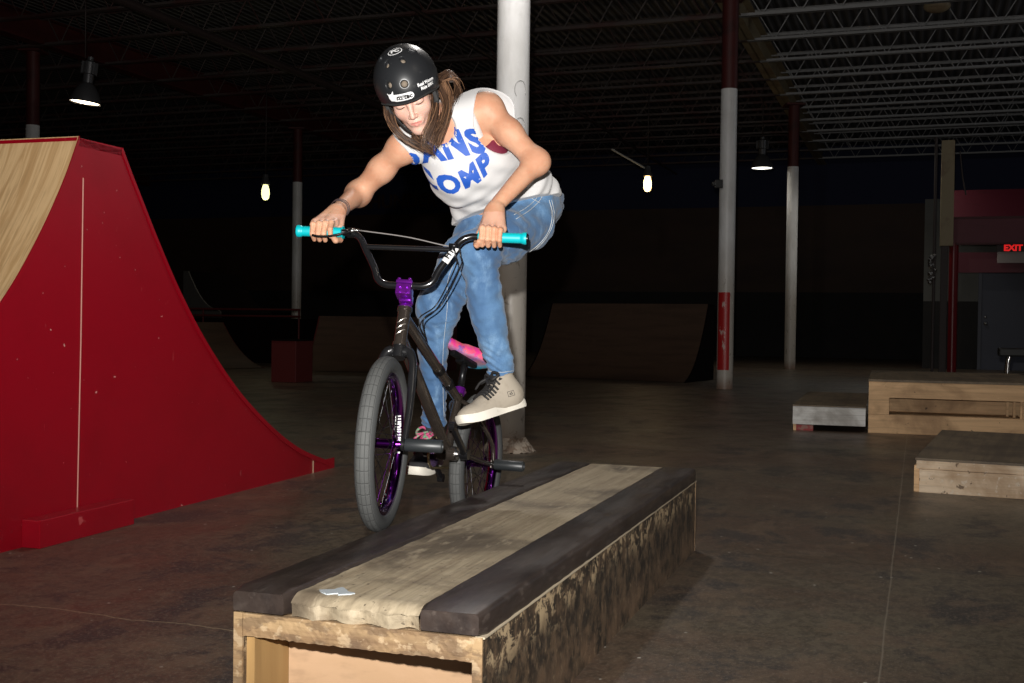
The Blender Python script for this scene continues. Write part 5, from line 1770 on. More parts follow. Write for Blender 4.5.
# ------------------------------------------------------------------ jeans
def wr(fs, amp):
    """gentle fabric folds: sum of plane waves, world metres"""
    F_ = [(V3(Vector(d).normalized()) * (2 * PI / L_), ph, a) for d, L_, ph, a in fs]
    def f(p):
        v = np.zeros(len(p), dtype=np.float32)
        for k, ph, a in F_:
            q = p @ k + ph
            v += a * np.sin(q + 1.3 * np.sin(p @ (k[[1, 2, 0]] * 0.43) + ph))
        return v * amp
    return f
def denim():
    nb = NB('blue_denim')
    sp = nb.noise((5, 5, 3), 4, 0.6)
    n2 = nb.noise((220, 220, 220), 2, 0.5)
    n3 = nb.noise((22, 22, 9), 5, 0.6, 0.4, (4, 1, 2))
    c = nb.mix(nb.ramp(sp, 0.36, 0.64), (0.045, 0.112, 0.235), (0.100, 0.208, 0.365))
    c = nb.mix(nb.math('MULTIPLY', nb.ramp(n3, 0.50, 0.72), 0.55), c, (0.19, 0.32, 0.49))
    c = nb.mix(nb.math('MULTIPLY', nb.ramp(n2, 0.45, 0.65), 0.30), c, (0.05, 0.12, 0.24))
    nb.l(c, nb.b.inputs['Base Color']); nb.b.inputs['Roughness'].default_value = 0.85
    nb.b.inputs['Sheen Weight'].default_value = 0.15
    nb.bump(nb.math('ADD', n2, nb.math('MULTIPLY', n3, 2.0)), 0.25, 0.003)
    return nb.m
m_denim = denim()
m_stitch = mat('pale_stitching', (0.50, 0.52, 0.52), 0.8)
HEMP = P(505, 207.5, 4.10)
HEMN = (P(552, 194.5, 4.12) - P(457, 219, 4.06)).cross(Vector((0.02, 1, -0.05))).normalized()
if HEMN.z < 0: HEMN = -HEMN
J = []
A = J.append
A(EL(TP(0, 0.0, 0.035), (0.162, 0.110, 0.10), TR, 0.05))
A(EL(PEL - up_ * 0.03, (0.166, 0.115, 0.12), TR, 0.05))
A(EL(TP(0.078, -0.065, -0.075), (0.096, 0.095, 0.115), TR, 0.05)); A(EL(TP(-0.078, -0.060, -0.075), (0.096, 0.095, 0.115), TR, 0.05))
A(RC(HLj, HLj.lerp(KL, 0.55), 0.096, 0.083, 0.04)); A(RC(HLj.lerp(KL, 0.5), KL, 0.084, 0.066, 0.035))
A(EL(KL + Vector((0.0, -0.006, 0.004)), (0.066, 0.066, 0.068), None, 0.03))
KLm = P(487, 312, 3.865)
A(RC(KL, KLm, 0.064, 0.0585, 0.03)); A(RC(KLm, P(502, 374, 3.91), 0.0585, 0.0435, 0.02))
A(RC(HRj, HRj.lerp(KR, 0.55), 0.094, 0.083, 0.04)); A(RC(HRj.lerp(KR, 0.5), KR, 0.083, 0.070, 0.035))
KRm = P(432.5, 352, 4.03)
A(RC(KR, KRm, 0.068, 0.050, 0.03)); A(RC(KRm, P(434.5, 424, 4.14), 0.050, 0.042, 0.02))
A(EL(KR + Vector((-0.008, -0.004, 0.0)), (0.070, 0.068, 0.075), None, 0.03))
fj = wr([((0.3, 0.5, 1), 0.09, 0.3, 1), ((-0.6, 0.2, 1), 0.055, 1.9, 0.8), ((1, 0.3, 0.4), 0.10, 4.1, 0.8), ((0.2, -1, 0.7), 0.045, 2.2, 0.5), ((0.1, 0.3, -1), 0.026, 0.7, 0.22)], 0.0019)
# tighter rings of creases behind knees and above ankles
def creases(p):
    v = fj(p)
    for c_, r_, am, L_ in ((P(490, 366, 3.9), 0.075, 0.0035, 0.022), (P(434, 418, 4.13), 0.07, 0.0035, 0.022), (P(497, 262, 3.9), 0.085, 0.0040, 0.030),
                           (P(452, 300, 4.02), 0.09, 0.004, 0.035), (P(500, 225, 4.08), 0.10, 0.0035, 0.040), (P(425, 330, 3.98), 0.06, 0.002, 0.03)):
        d_ = np.linalg.norm(p - V3(c_), axis=1)
        w_ = np.exp(-(d_ / r_) ** 2)
        q = p - V3(c_)
        v = v + am * w_ * np.sin((q[:, 2] + 0.45 * q[:, 0]) * 2 * PI / L_ + 6 * q[:, 0] / 0.1)
    return v
A(FN(creases, op='d'))
cutL = P(502.5, 374.5, 3.91); dirL = (cutL - KLm).normalized()
def cuff_cut(c_, d_, R_=0.12):
    c0, dd = V3(c_), V3(d_)
    def f(p):   # negative (keeps) everywhere but beyond the cuff within the shin's own reach
        q = p - c0
        a = q @ dd
        r = np.sqrt(np.maximum((q * q).sum(1) - a * a, 0))
        return np.minimum(a, R_ - r).astype(np.float32)
    return f
cutR = P(434.5, 423.5, 4.14); dirR = (cutR - KRm).normalized()
A(FN(cuff_cut(cutL, dirL), 0.002, 'i')); A(FN(cuff_cut(cutR, dirR), 0.002, 'i'))
A(FN(cuff_cut(PEL + HEMN * ((HEMP - PEL).dot(HEMN) + 0.022), HEMN, 0.27), 0.004, 'i'))
lo, hi = bounds(J)
me = sdf_mesh('jeans', J, lo, hi, 0.0036)
bvj = me_bvh(me)
me.transform(Matrix.Translation(PEL).inverted())
jeans = put('jeans', me, m_denim, person, Matrix.Translation(PEL), True)
def surf(bv, px, py, lift=0.001):
    h_ = bv.ray_cast(EYE, ray(px, py).normalized(), 30)
    return None if h_[0] is None else h_[0] + h_[1] * lift
def seam(bv, pts, r, m, name, parent, n=8, dash=False, lift=0.001):
    q = spline([(x, y, 0) for x, y in pts], n)
    out = [surf(bv, p.x, p.y, lift) for p in q]
    out = [p for p in out if p]
    if len(out) < 3: return
    segs = [[out[0]]]
    for a, b in zip(out[:-1], out[1:]):
        if (b - a).length > 0.04: segs.append([])
        segs[-1].append(b)
    mb = MB()
    for s_ in segs:
        if len(s_) > 2: mb.tube(s_, r, 5)
    if mb.v: mb.build(name, m, parent, None, smooth=True)
seam(bvj, [(549, 200), (552, 214), (549, 230), (540, 243), (529, 252)], 0.0014, m_stitch, 'stitching', jeans)
seam(bvj, [(551.5, 200), (554, 214), (551, 229), (542, 243), (532, 252)], 0.0011, m_stitch, 'stitching', jeans)
seam(bvj, [(546, 187), (540, 200), (530, 210), (516, 219)], 0.0012, m_stitch, 'stitching', jeans)
seam(bvj, [(541, 190), (535, 200), (526, 208), (514, 215)], 0.0010, m_stitch, 'stitching', jeans)
seam(bvj, [(529, 197), (540, 203)], 0.0010, m_stitch, 'stitching', jeans)
seam(bvj, [(459, 252), (448, 280), (447, 310), (443, 350), (443, 395), (444, 418)], 0.0009, m_stitch, 'stitching', jeans)
seam(bvj, [(487, 370.5), (495, 372), (505, 372), (514, 370.5)], 0.0010, m_stitch, 'stitching', jeans)
seam(bvj, [(488, 376), (496, 377.5), (506, 377.5), (515, 376)], 0.0014, mat('pale_cuff_edge', (0.30, 0.42, 0.56), 0.8), 'cuff_edge', jeans)

# ------------------------------------------------------------------ tank top
m_shirt = mat('white_cotton', (0.62, 0.61, 0.605), 0.85, layers=[((8, 8, 8), 4, 0.5, 0.75, (0.55, 0.54, 0.54), 0.4)], bump=((160, 160, 160), 2, 0.2, 0.002), sheen=0.2)
Sh = []
A = Sh.append
A(EL(TP(0.018, -0.006, TL - 0.145), (0.178, 0.112, 0.178), TR, 0.05))
A(EL(TP(0.02, 0.004, 0.155), (0.165, 0.118, 0.17), TR, 0.07))
A(EL(TP(-0.006, 0.004, 0.05), (0.186, 0.150, 0.14), TR, 0.06))
A(EL(TP(-0.004, -0.004, -0.01), (0.186, 0.145, 0.10), TR, 0.06))
A(RC(HLj, HLj.lerp(KL, 0.15), 0.106, 0.102, 0.05)); A(RC(HRj, HRj.lerp(KR, 0.12), 0.104, 0.10, 0.05))
A(RC(SLd - sx_ * 0.03, SRd + sx_ * 0.03, 0.060, 0.060, 0.05))
for s in (-1, 1):
    A(EL(TP(s * 0.064, 0.080, TL - 0.145), (0.066, 0.050, 0.066), TR, 0.05))
A(RC(nb_, SLd - sx_ * 0.05, 0.051, 0.052, 0.05)); A(RC(nb_, SRd + sx_ * 0.05, 0.051, 0.052, 0.05))
A(EL(TP(0.100, -0.058, TL - 0.062), (0.140, 0.072, 0.105), TR, 0.05))
A(EL(TP(-0.030, 0.045, TL - 0.165), (0.125, 0.100, 0.120), TR, 0.05))
ts, tn, tu = V3(sx_), V3(nn_), V3(up_); tp0 = V3(PEL)
def shirtfold(p):
    q = p - tp0
    s_, n_, u_ = q @ ts, q @ tn, q @ tu
    low = 1 / (1 + np.exp((u_ - 0.20) * 28))
    v = 0.0012 * np.sin(s_ * 38 + 2.2 * np.sin(u_ * 16)) 
    hem = np.clip((u_ - 0.005) / 0.05, 0, 1)
    v = v + low * (hem * (0.0062 * np.sin(u_ * 70 + s_ * 26 + 1.6 * np.sin(s_ * 22)) + 0.0036 * np.sin(u_ * 120 - s_ * 30)) + (0.3 + 0.7 * hem) * 0.0050 * np.sin(s_ * 46 + u_ * 20 + n_ * 20))
    mid = np.exp(-((u_ - 0.26) / 0.09) ** 2)
    v = v + mid * 0.0035 * np.sin(s_ * 60 + u_ * 55)
    # drag fold from the armpit
    return v.astype(np.float32)
A(FN(shirtfold, op='d'))
A(PL(HEMP, -HEMN, 0.004))
# neck opening
A(EL(TP(-0.005, 0.060, TL + 0.055), (0.060, 0.070, 0.072), TR, 0.008, 's'))
A(EL(nb_ + up_ * 0.060, (0.052, 0.075, 0.060), TR, 0.006, 's'))
# arm openings
A(EL(SLd + sx_ * 0.034 - up_ * 0.030 + nn_ * 0.045, (0.108, 0.135, 0.114), TR, 0.006, 's'))
A(EL(SRd - sx_ * 0.055 - up_ * 0.010 + nn_ * 0.03, (0.078, 0.140, 0.085), TR, 0.006, 's'))
lo, hi = bounds(Sh)
me = sdf_mesh('tank_top', Sh, lo, hi, 0.0032)
bvs = me_bvh(me)
me.transform(Matrix.Translation(PEL).inverted())
shirt = put('tank_top', me, m_shirt, person, Matrix.Translation(PEL), True)
# shoulder straps lying on the body
def strap_sheet(sa, sb, name):
    g = []
    for i in range(25):
        phi = math.radians(2 + 165 * i / 24)
        d_ = nn_ * math.cos(phi) + up_ * math.sin(phi)
        row = []
        for j in range(7):
            s_ = sa + (sb - sa) * j / 6
            c_ = TP(s_, -0.01, TL - 0.05)
            h_ = bvb.ray_cast(c_ + d_ * 0.28, -d_, 0.28)
            dd_ = (h_[0] - c_).length if h_[0] else 0.08
            row.append(c_ + d_ * min(0.118, max(0.055, dd_)) + d_ * (0.0065 - (0.004 if j in (0, 6) else 0)))
        g.append(row)
    mb = MB(); vs = [p for r in g for p in r] + [p - (nn_ * math.cos(math.radians(2 + 165 * i / 24)) + up_ * math.sin(math.radians(2 + 165 * i / 24))) * 0.004 for i, r in enumerate(g) for p in r]
    fs = []; o_ = 25 * 7
    for i in range(24):
        for j in range(6):
            a = i * 7 + j
            fs.append((a, a + 1, a + 8, a + 7)); fs.append((o_ + a, o_ + a + 7, o_ + a + 8, o_ + a + 1))
        fs.append((i * 7, i * 7 + 7, o_ + i * 7 + 7, o_ + i * 7)); fs.append((i * 7 + 6, o_ + i * 7 + 6, o_ + i * 7 + 13, i * 7 + 13))
    mb.add(vs, fs); mb.build(name, m_shirt, shirt, None, smooth=True)
strap_sheet(0.050, 0.098, 'shoulder_strap'); strap_sheet(-0.128, -0.084, 'shoulder_strap')
# burgundy sports top under the arm opening
m_bra = mat('burgundy_fabric', (0.16, 0.012, 0.035), 0.7)
Br = [EL(TP(0, -0.005, TL - 0.148), (0.1545, 0.1025, 0.165), TR, 0.05)]
for s in (-1, 1): Br.append(EL(TP(s * 0.066, 0.075, TL - 0.14), (0.061, 0.048, 0.061), TR, 0.04))
Br.append(PL(TP(0, 0, TL - 0.075), up_ , 0.004)); Br.append(PL(TP(0, 0, TL - 0.20), -up_, 0.004))
lo, hi = bounds(Br, 0.01)
me = sdf_mesh('sports_top', Br, lo, hi, 0.004)
me.transform(Matrix.Translation(PEL).inverted())
put('sports_top', me, m_bra, person, Matrix.Translation(PEL), True)

# blue arched lettering on the chest
m_blue = mat('blue_print', (0.012, 0.085, 0.44), 0.6, layers=[((60, 60, 60), 3, 0.66, 0.72, (0.55, 0.6, 0.75), 0.7)])
ctr = P(447, 163, 3.9)
hq = bvs.ray_cast(EYE, ray(446, 166).normalized(), 30)[0] or ctr
CM = frame(hq, sx_, up_, nn_)
def arch(items):
    bm = text_mb(items, maxlen=0.007)
    return bm
def warp_top(c):
    x, y = c.x, c.y
    yy = y * (1 + 0.15 * math.cos(x / 0.12 * PI / 2))
    return Vector((x, yy + 0.020 * (1 - (x / 0.13) ** 2) - 0.004, 0))
def warp_low(c):
    x, y = c.x, c.y
    return Vector((x, y - 0.016 * (1 - (x / 0.12) ** 2), 0))
bm = arch([('DANS', 0.102, 0.0, 0.032, dict(offset=0.0052, spacing=1.14))])
project_decal(bm, CM, bvs, 'chest_lettering', m_blue, shirt, 0.0016, warp_top)
bm = arch([('COMP', 0.084, 0.012, -0.044, dict(offset=0.0046, spacing=1.14))])
project_decal(bm, CM, bvs, 'chest_lettering', m_blue, shirt, 0.0016, warp_low)

# ------------------------------------------------------------------ helmet
m_helmet = mat('matt_black_shell', (0.016, 0.017, 0.019), 0.38, layers=[((60, 60, 60), 3, 0.66, 0.72, (0.05, 0.05, 0.05), 0.4)])
m_pad = mat('black_foam', (0.012, 0.012, 0.012), 0.9)
m_vent = mat('tan_foam_in_vent', (0.20, 0.16, 0.12), 0.8)
m_strap = mat('black_webbing', (0.015, 0.014, 0.014), 0.7)
hcen = HP(0.0, -0.012, 0.040)
hr = (0.1035, 0.128, 0.112)
outer = EL(hcen, hr, HR)
vents = []
def helm_hit(px, py):
    o_, d_ = EYE, ray(px, py).normalized()
    # ellipsoid intersection
    R3 = Matrix(HR)
    o2 = R3 @ (o_ - hcen); d2 = R3 @ d_
    o2 = Vector([o2[i] / hr[i] for i in range(3)]); d2 = Vector([d2[i] / hr[i] for i in range(3)])
    a = d2.dot(d2); b = 2 * o2.dot(d2); c = o2.dot(o2) - 1
    disc = b * b - 4 * a * c
    if disc < 0: return None
    p = o_ + d_ * ((-b - math.sqrt(disc)) / (2 * a))
    l = R3 @ (p - hcen)
    n = (R3.transposed() @ Vector([l[i] / hr[i] ** 2 for i in range(3)])).normalized()
    return p, n
shell = [outer]
bandf = V3(hF); bandu = V3(hU); bandx = V3(hX); hc0 = V3(hcen)
def brim(p):    # keep region above a brim that dips over ears and nape
    q = p - hc0
    f_, u_, x_ = q @ bandf, q @ bandu, q @ bandx
    edge = np.where(f_ > 0, -0.020 - 0.030 * np.clip(1 - f_ / 0.10, 0, 1), -0.050 - 0.035 * np.clip(-f_ / 0.12, 0, 1))
    return (edge - u_).astype(np.float32)
shell.append(FN(brim, 0.004, 'i'))
vpos = [(388.5, 85.5, 0.0115, 1), (404.3, 84, 0.0115, 1)]
for px, py, r_, _ in vpos:
    h_ = helm_hit(px, py)
    shell.append(RC(h_[0] + h_[1] * 0.03, h_[0] - h_[1] * 0.018, r_, r_ * 0.85, 0.003, 's')); vents.append(h_)
def slot(px, py, ang, L_=0.0125, r_=0.0068):
    h_ = helm_hit(px, py)
    t = (h_[1].cross(_f)).normalized(); t2 = h_[1].cross(t).normalized()
    d_ = t * math.cos(ang) + t2 * math.sin(ang)
    shell.append(BX(h_[0], (L_, r_, 0.016), (d_, h_[1].cross(d_).normalized(), h_[1]), 0.006, 0.003, 's')); vents.append(h_)
slot(380.5, 59, 0.9); slot(386.5, 64.3, 0.9); slot(402.5, 59.5, 2.2); slot(411.5, 51, 0.1, 0.013); slot(404.5, 43.8, 0.2, 0.008)
hn = helm_hit(438, 72)
if hn: shell.append(RC(hn[0] + hn[1] * 0.03, hn[0] - hn[1] * 0.018, 0.0105, 0.009, 0.003, 's')); vents.append(hn)
# rear and far side vents for symmetry
for lx, lf, lu in ((0.55, -0.75, 0.3), (-0.55, -0.75, 0.3), (-0.98, 0.0, 0.2), (0.0, -0.95, 0.35), (0.45, -0.45, 0.8), (-0.45, -0.45, 0.8)):
    v_ = Vector((lx, lf, lu)).normalized(); p_ = hcen + hX * (v_.x * hr[0]) + hF * (v_.y * hr[1]) + hU * (v_.z * hr[2])
    shell.append(RC(p_ + (p_ - hcen).normalized() * 0.03, p_ - (p_ - hcen).normalized() * 0.015, 0.0105, 0.009, 0.003, 's'))
me = sdf_mesh('helmet', shell, *bounds(shell), 0.0022)
# keep smooth; interior is the foam liner below
bvh_ = BVHTree.FromPolygons([v.co for v in me.vertices], [tuple(p.vertices) for p in me.polygons])
me.transform(Matrix.Translation(hcen).inverted())
helmet = put('helmet', me, m_helmet, person, Matrix.Translation(hcen), True)
tag(helmet, 'matt black skate helmet')
mb = MB()
for h_ in vents:
    bm = bmesh.new(); bmesh.ops.create_uvsphere(bm, u_segments=14, v_segments=8, radius=0.0112)
    mb.bm(bm, Matrix.Translation(h_[0] - h_[1] * 0.0185))
mb.build('vent_foam', m_vent, helmet, None, smooth=True)
# rim bead
bead = []
for k in range(64):
    a = 2 * PI * k / 64
    f_, x_ = math.cos(a), math.sin(a)
    fh = f_ * hr[1]
    u_ = (-0.020 - 0.030 * min(1, max(0, 1 - fh / 0.10))) if f_ > 0 else (-0.050 - 0.035 * min(1, -fh / 0.12))
    sc = math.sqrt(max(0, 1 - (u_ / hr[2]) ** 2))
    bead.append(hcen + hX * (x_ * hr[0] * sc) + hF * (f_ * hr[1] * sc) + hU * (u_ + 0.001))
mb = MB(); mb.tube(bead, 0.0036, 8, closed=True); mb.build('rim_bead', m_pad, helmet, None, smooth=True)
# decals on the shell
def decal_frame(px, py, dirpx):
    h_ = helm_hit(px, py); h2 = helm_hit(px + dirpx[0], py + dirpx[1])
    n_ = h_[1]; x_ = (h2[0] - h_[0]); x_ = (x_ - n_ * x_.dot(n_)).normalized()
    return frame(h_[0], x_, n_.cross(x_), n_)
def disc(rx, ry, n=40, ring=None):
    bm = bmesh.new()
    R_ = [0.0, 0.5, 1.0] if ring is None else [ring, 1.0]
    rows = []
    for r_ in R_:
        rows.append([bm.verts.new((rx * r_ * math.cos(2 * PI * k / n), ry * r_ * math.sin(2 * PI * k / n), 0)) for k in range(n)])
    for a, b in zip(rows[:-1], rows[1:]):
        for k in range(n):
            try: bm.faces.new((a[k], a[(k + 1) % n], b[(k + 1) % n], b[k]))
            except ValueError: pass
    return bm
dF = decal_frame(394.8, 51.3, (3, -0.9))
project_decal(disc(0.0235, 0.0185), dF, bvh_, 'logo_disc', m_white_sticker, helmet, 0.0006)
project_decal(disc(0.0205, 0.0160), dF, bvh_, 'logo_ground', m_black_ink, helmet, 0.0010)
project_decal(text_mb([('PC', 0.022, 0, 0, dict(offset=0.0012))], maxlen=0.005), dF, bvh_, 'logo_letters', m_white_sticker, helmet, 0.0015)
dS = decal_frame(403, 97.3, (6, -1.6))
def pill(L_, r_, n=10):
    bm = bmesh.new(); pts = []
    for k in range(n + 1):
        a = -PI / 2 + PI * k / n; pts.append((L_ + r_ * math.cos(a), r_ * math.sin(a)))
    for k in range(n + 1):
        a = PI / 2 + PI * k / n; pts.append((-L_ + r_ * math.cos(a), r_ * math.sin(a)))
    m = len(pts); top = [bm.verts.new((x, y, 0)) for x, y in pts]
    mid_ = [bm.verts.new((x * 0.6, y * 0.5, 0)) for x, y in pts]
    for k in range(m):
        bm.faces.new((mid_[k], mid_[(k + 1) % m], top[(k + 1) % m], top[k]))
    bm.faces.new(mid_)
    bmesh.ops.triangulate(bm, faces=list(bm.faces))
    for _ in range(2):
        bmesh.ops.subdivide_edges(bm, edges=[e for e in bm.edges if e.calc_length() > 0.006], cuts=1); bmesh.ops.triangulate(bm, faces=list(bm.faces))
    return bm
project_decal(pill(0.0235, 0.0115), dS, bvh_, 'front_sticker', m_white_sticker, helmet, 0.0008)
project_decal(text_mb([('ro·tec', 0.021, 0.003, 0, dict(offset=0.0008, shear=0.25))], maxlen=0.005), dS, bvh_, 'sticker_letters', m_black_ink, helmet, 0.0015)
# small cat-eared sticker beside it
dC = decal_frame(391.3, 96.8, (6, -1.6))
bm = bmesh.new()
cat = [(-0.012, 0.014), (-0.006, 0.008), (0.004, 0.008), (0.013, 0.016), (0.011, 0.004), (0.013, -0.006), (0.006, -0.017), (-0.006, -0.014), (-0.010, -0.004), (-0.009, 0.004)]
bm.faces.new([bm.verts.new((x, y, 0)) for x, y in cat]); bmesh.ops.triangulate(bm, faces=list(bm.faces))
for _ in range(2):
    bmesh.ops.subdivide_edges(bm, edges=[e for e in bm.edges if e.calc_length() > 0.005], cuts=1); bmesh.ops.triangulate(bm, faces=list(bm.faces))
project_decal(bm, dC, bvh_, 'eared_sticker', m_white_sticker, helmet, 0.0010)
dT = decal_frame(427.0, 83.5, (5, -3.2))
project_decal(text_mb([('Real Women', 0.0135, 0, 0.0065, dict(offset=0.0006)), ('Ride BMX', 0.0135, 0.0, -0.0070, dict(offset=0.0006))], maxlen=0.005), dT, bvh_, 'side_lettering', m_white_sticker, helmet, 0.0012)
# straps and buckle
mb = MB()
for s in (-1, 1):
    mb.tube(spline([HP(s * 0.082, 0.020, -0.015), HP(s * 0.070, 0.026, -0.055), HP(s * 0.042, 0.045, -0.105), HP(s * 0.010, 0.050, -0.128)], 6), 0.0085, 10, sq=(0.25, 1.0))
    mb.tube(spline([HP(s * 0.082, -0.040, -0.020), HP(s * 0.074, -0.005, -0.055), HP(s * 0.060, 0.030, -0.080)], 6), 0.0080, 10, sq=(0.25, 1.0))
mb.build('chin_strap', m_strap, helmet, None, smooth=True)
mb = MB(); mb.box((-0.017, -0.010, -0.006), (0.017, 0.010, 0.006), frame(HP(0.022, 0.058, -0.124), hX, hF, hU), bev=0.003)
mb.build('buckle', mat('black_buckle', (0.02, 0.02, 0.02), 0.3), helmet, None)
mb = MB()
for s in (-1, 1):
    mb.box((-0.009, -0.026, -0.028), (0.004, 0.026, 0.028), frame(HP(s * 0.082, 0.012, -0.012), hX * s, hF, hU), bev=0.006)
mb.build('ear_pad', mat('grey_pad', (0.03, 0.03, 0.03), 0.8), helmet, None)

# ------------------------------------------------------------------ hair
m_hair_d = mat('dark_brown_hair', (0.035, 0.018, 0.011), 0.42)
m_hair_m = mat('brown_hair', (0.070, 0.036, 0.020), 0.5)
m_hair_l = mat('light_brown_hair', (0.20, 0.105, 0.055), 0.5)
mb = MB()
guides = [  # (points px,py,depth), spread start, spread end, count, weights dark/mid/light
    ([(433, 92, 3.73), (435, 106, 3.70), (433, 122, 3.68), (427, 137, 3.675), (425, 151, 3.68)], 0.012, 0.016, 110, (5, 3, 1)),
    ([(440, 88, 3.78), (446, 102, 3.76), (444, 118, 3.73), (436, 136, 3.71), (431, 153, 3.70)], 0.011, 0.014, 110, (3, 4, 2)),
    ([(445, 84, 3.82), (450, 98, 3.80), (447, 116, 3.76), (440, 134, 3.73), (435, 150, 3.72)], 0.009, 0.012, 100, (1, 3, 4)),
    ([(440, 78, 3.84), (449, 74, 3.86), (457, 82, 3.86), (457, 94, 3.83), (451, 108, 3.79)], 0.008, 0.010, 80, (4, 4, 1)),
    ([(443, 82, 3.84), (454, 80, 3.85), (460, 89, 3.84), (460, 97, 3.83)], 0.006, 0.008, 30, (4, 3, 2)),
    ([(386, 103, 3.70), (388, 118, 3.69), (396, 131, 3.68), (409, 142, 3.69), (424, 150, 3.69)], 0.006, 0.011, 70, (4, 4, 1)),
    ([(391, 112, 3.72), (395, 126, 3.71), (405, 138, 3.71), (418, 146, 3.71), (432, 155, 3.70)], 0.007, 0.011, 80, (4, 3, 2)),
    ([(414, 136, 3.72), (420, 141, 3.71), (428, 148, 3.70), (437, 157, 3.69)], 0.012, 0.006, 60, (3, 3, 2)),
]
for pts, s0_, s1_, cnt, wt in guides:
    base = [P(*p) for p in pts]
    for k in range(cnt):
        o1 = Vector(rng.normal(0, 1, 3)) * s0_ * 0.62; o2 = Vector(rng.normal(0, 1, 3)) * s1_ * 0.62
        ph = random.uniform(0, 6); am = random.uniform(0.001, 0.004)
        L_ = random.uniform(0.72, 1.0)
        q = [b + o1.lerp(o2, i / (len(base) - 1)) + Vector((math.sin(ph + i * 1.3), math.cos(ph + i), math.sin(ph * 2 + i))) * am for i, b in enumerate(base)]
        sp_ = spline(q, 4); sp_ = sp_[:max(5, int(len(sp_) * L_))]
        r_ = random.uniform(0.0009, 0.0019)
        mi = random.choices((0, 1, 2), wt)[0]
        mb.tube(sp_, [r_ * (1 - 0.75 * (i / (len(sp_) - 1)) ** 2) for i in range(len(sp_))], 5, mi, cap=False)
hair = mb.build('hair', [m_hair_d, m_hair_m, m_hair_l], person, None, smooth=True)

# wristband on the right wrist
mb = MB()
bd = (ERb - WR).normalized(); bc0 = WR + bd * 0.018
y_ = bd.cross(Z).normalized(); z_ = y_.cross(bd)
for q, rr_ in ((0.0, 0.0305), (0.010, 0.0312), (-0.008, 0.0300)):
    mb.tube([bc0 + bd * (q + 0.002 * math.sin(3 * a)) + (y_ * math.cos(a) + z_ * math.sin(a)) * rr_ for a in [2 * PI * k / 28 for k in range(28)]], 0.0012, 6, closed=True)
mb.build('bracelet', mat('dark_braid', (0.05, 0.03, 0.03), 0.6), person, None)

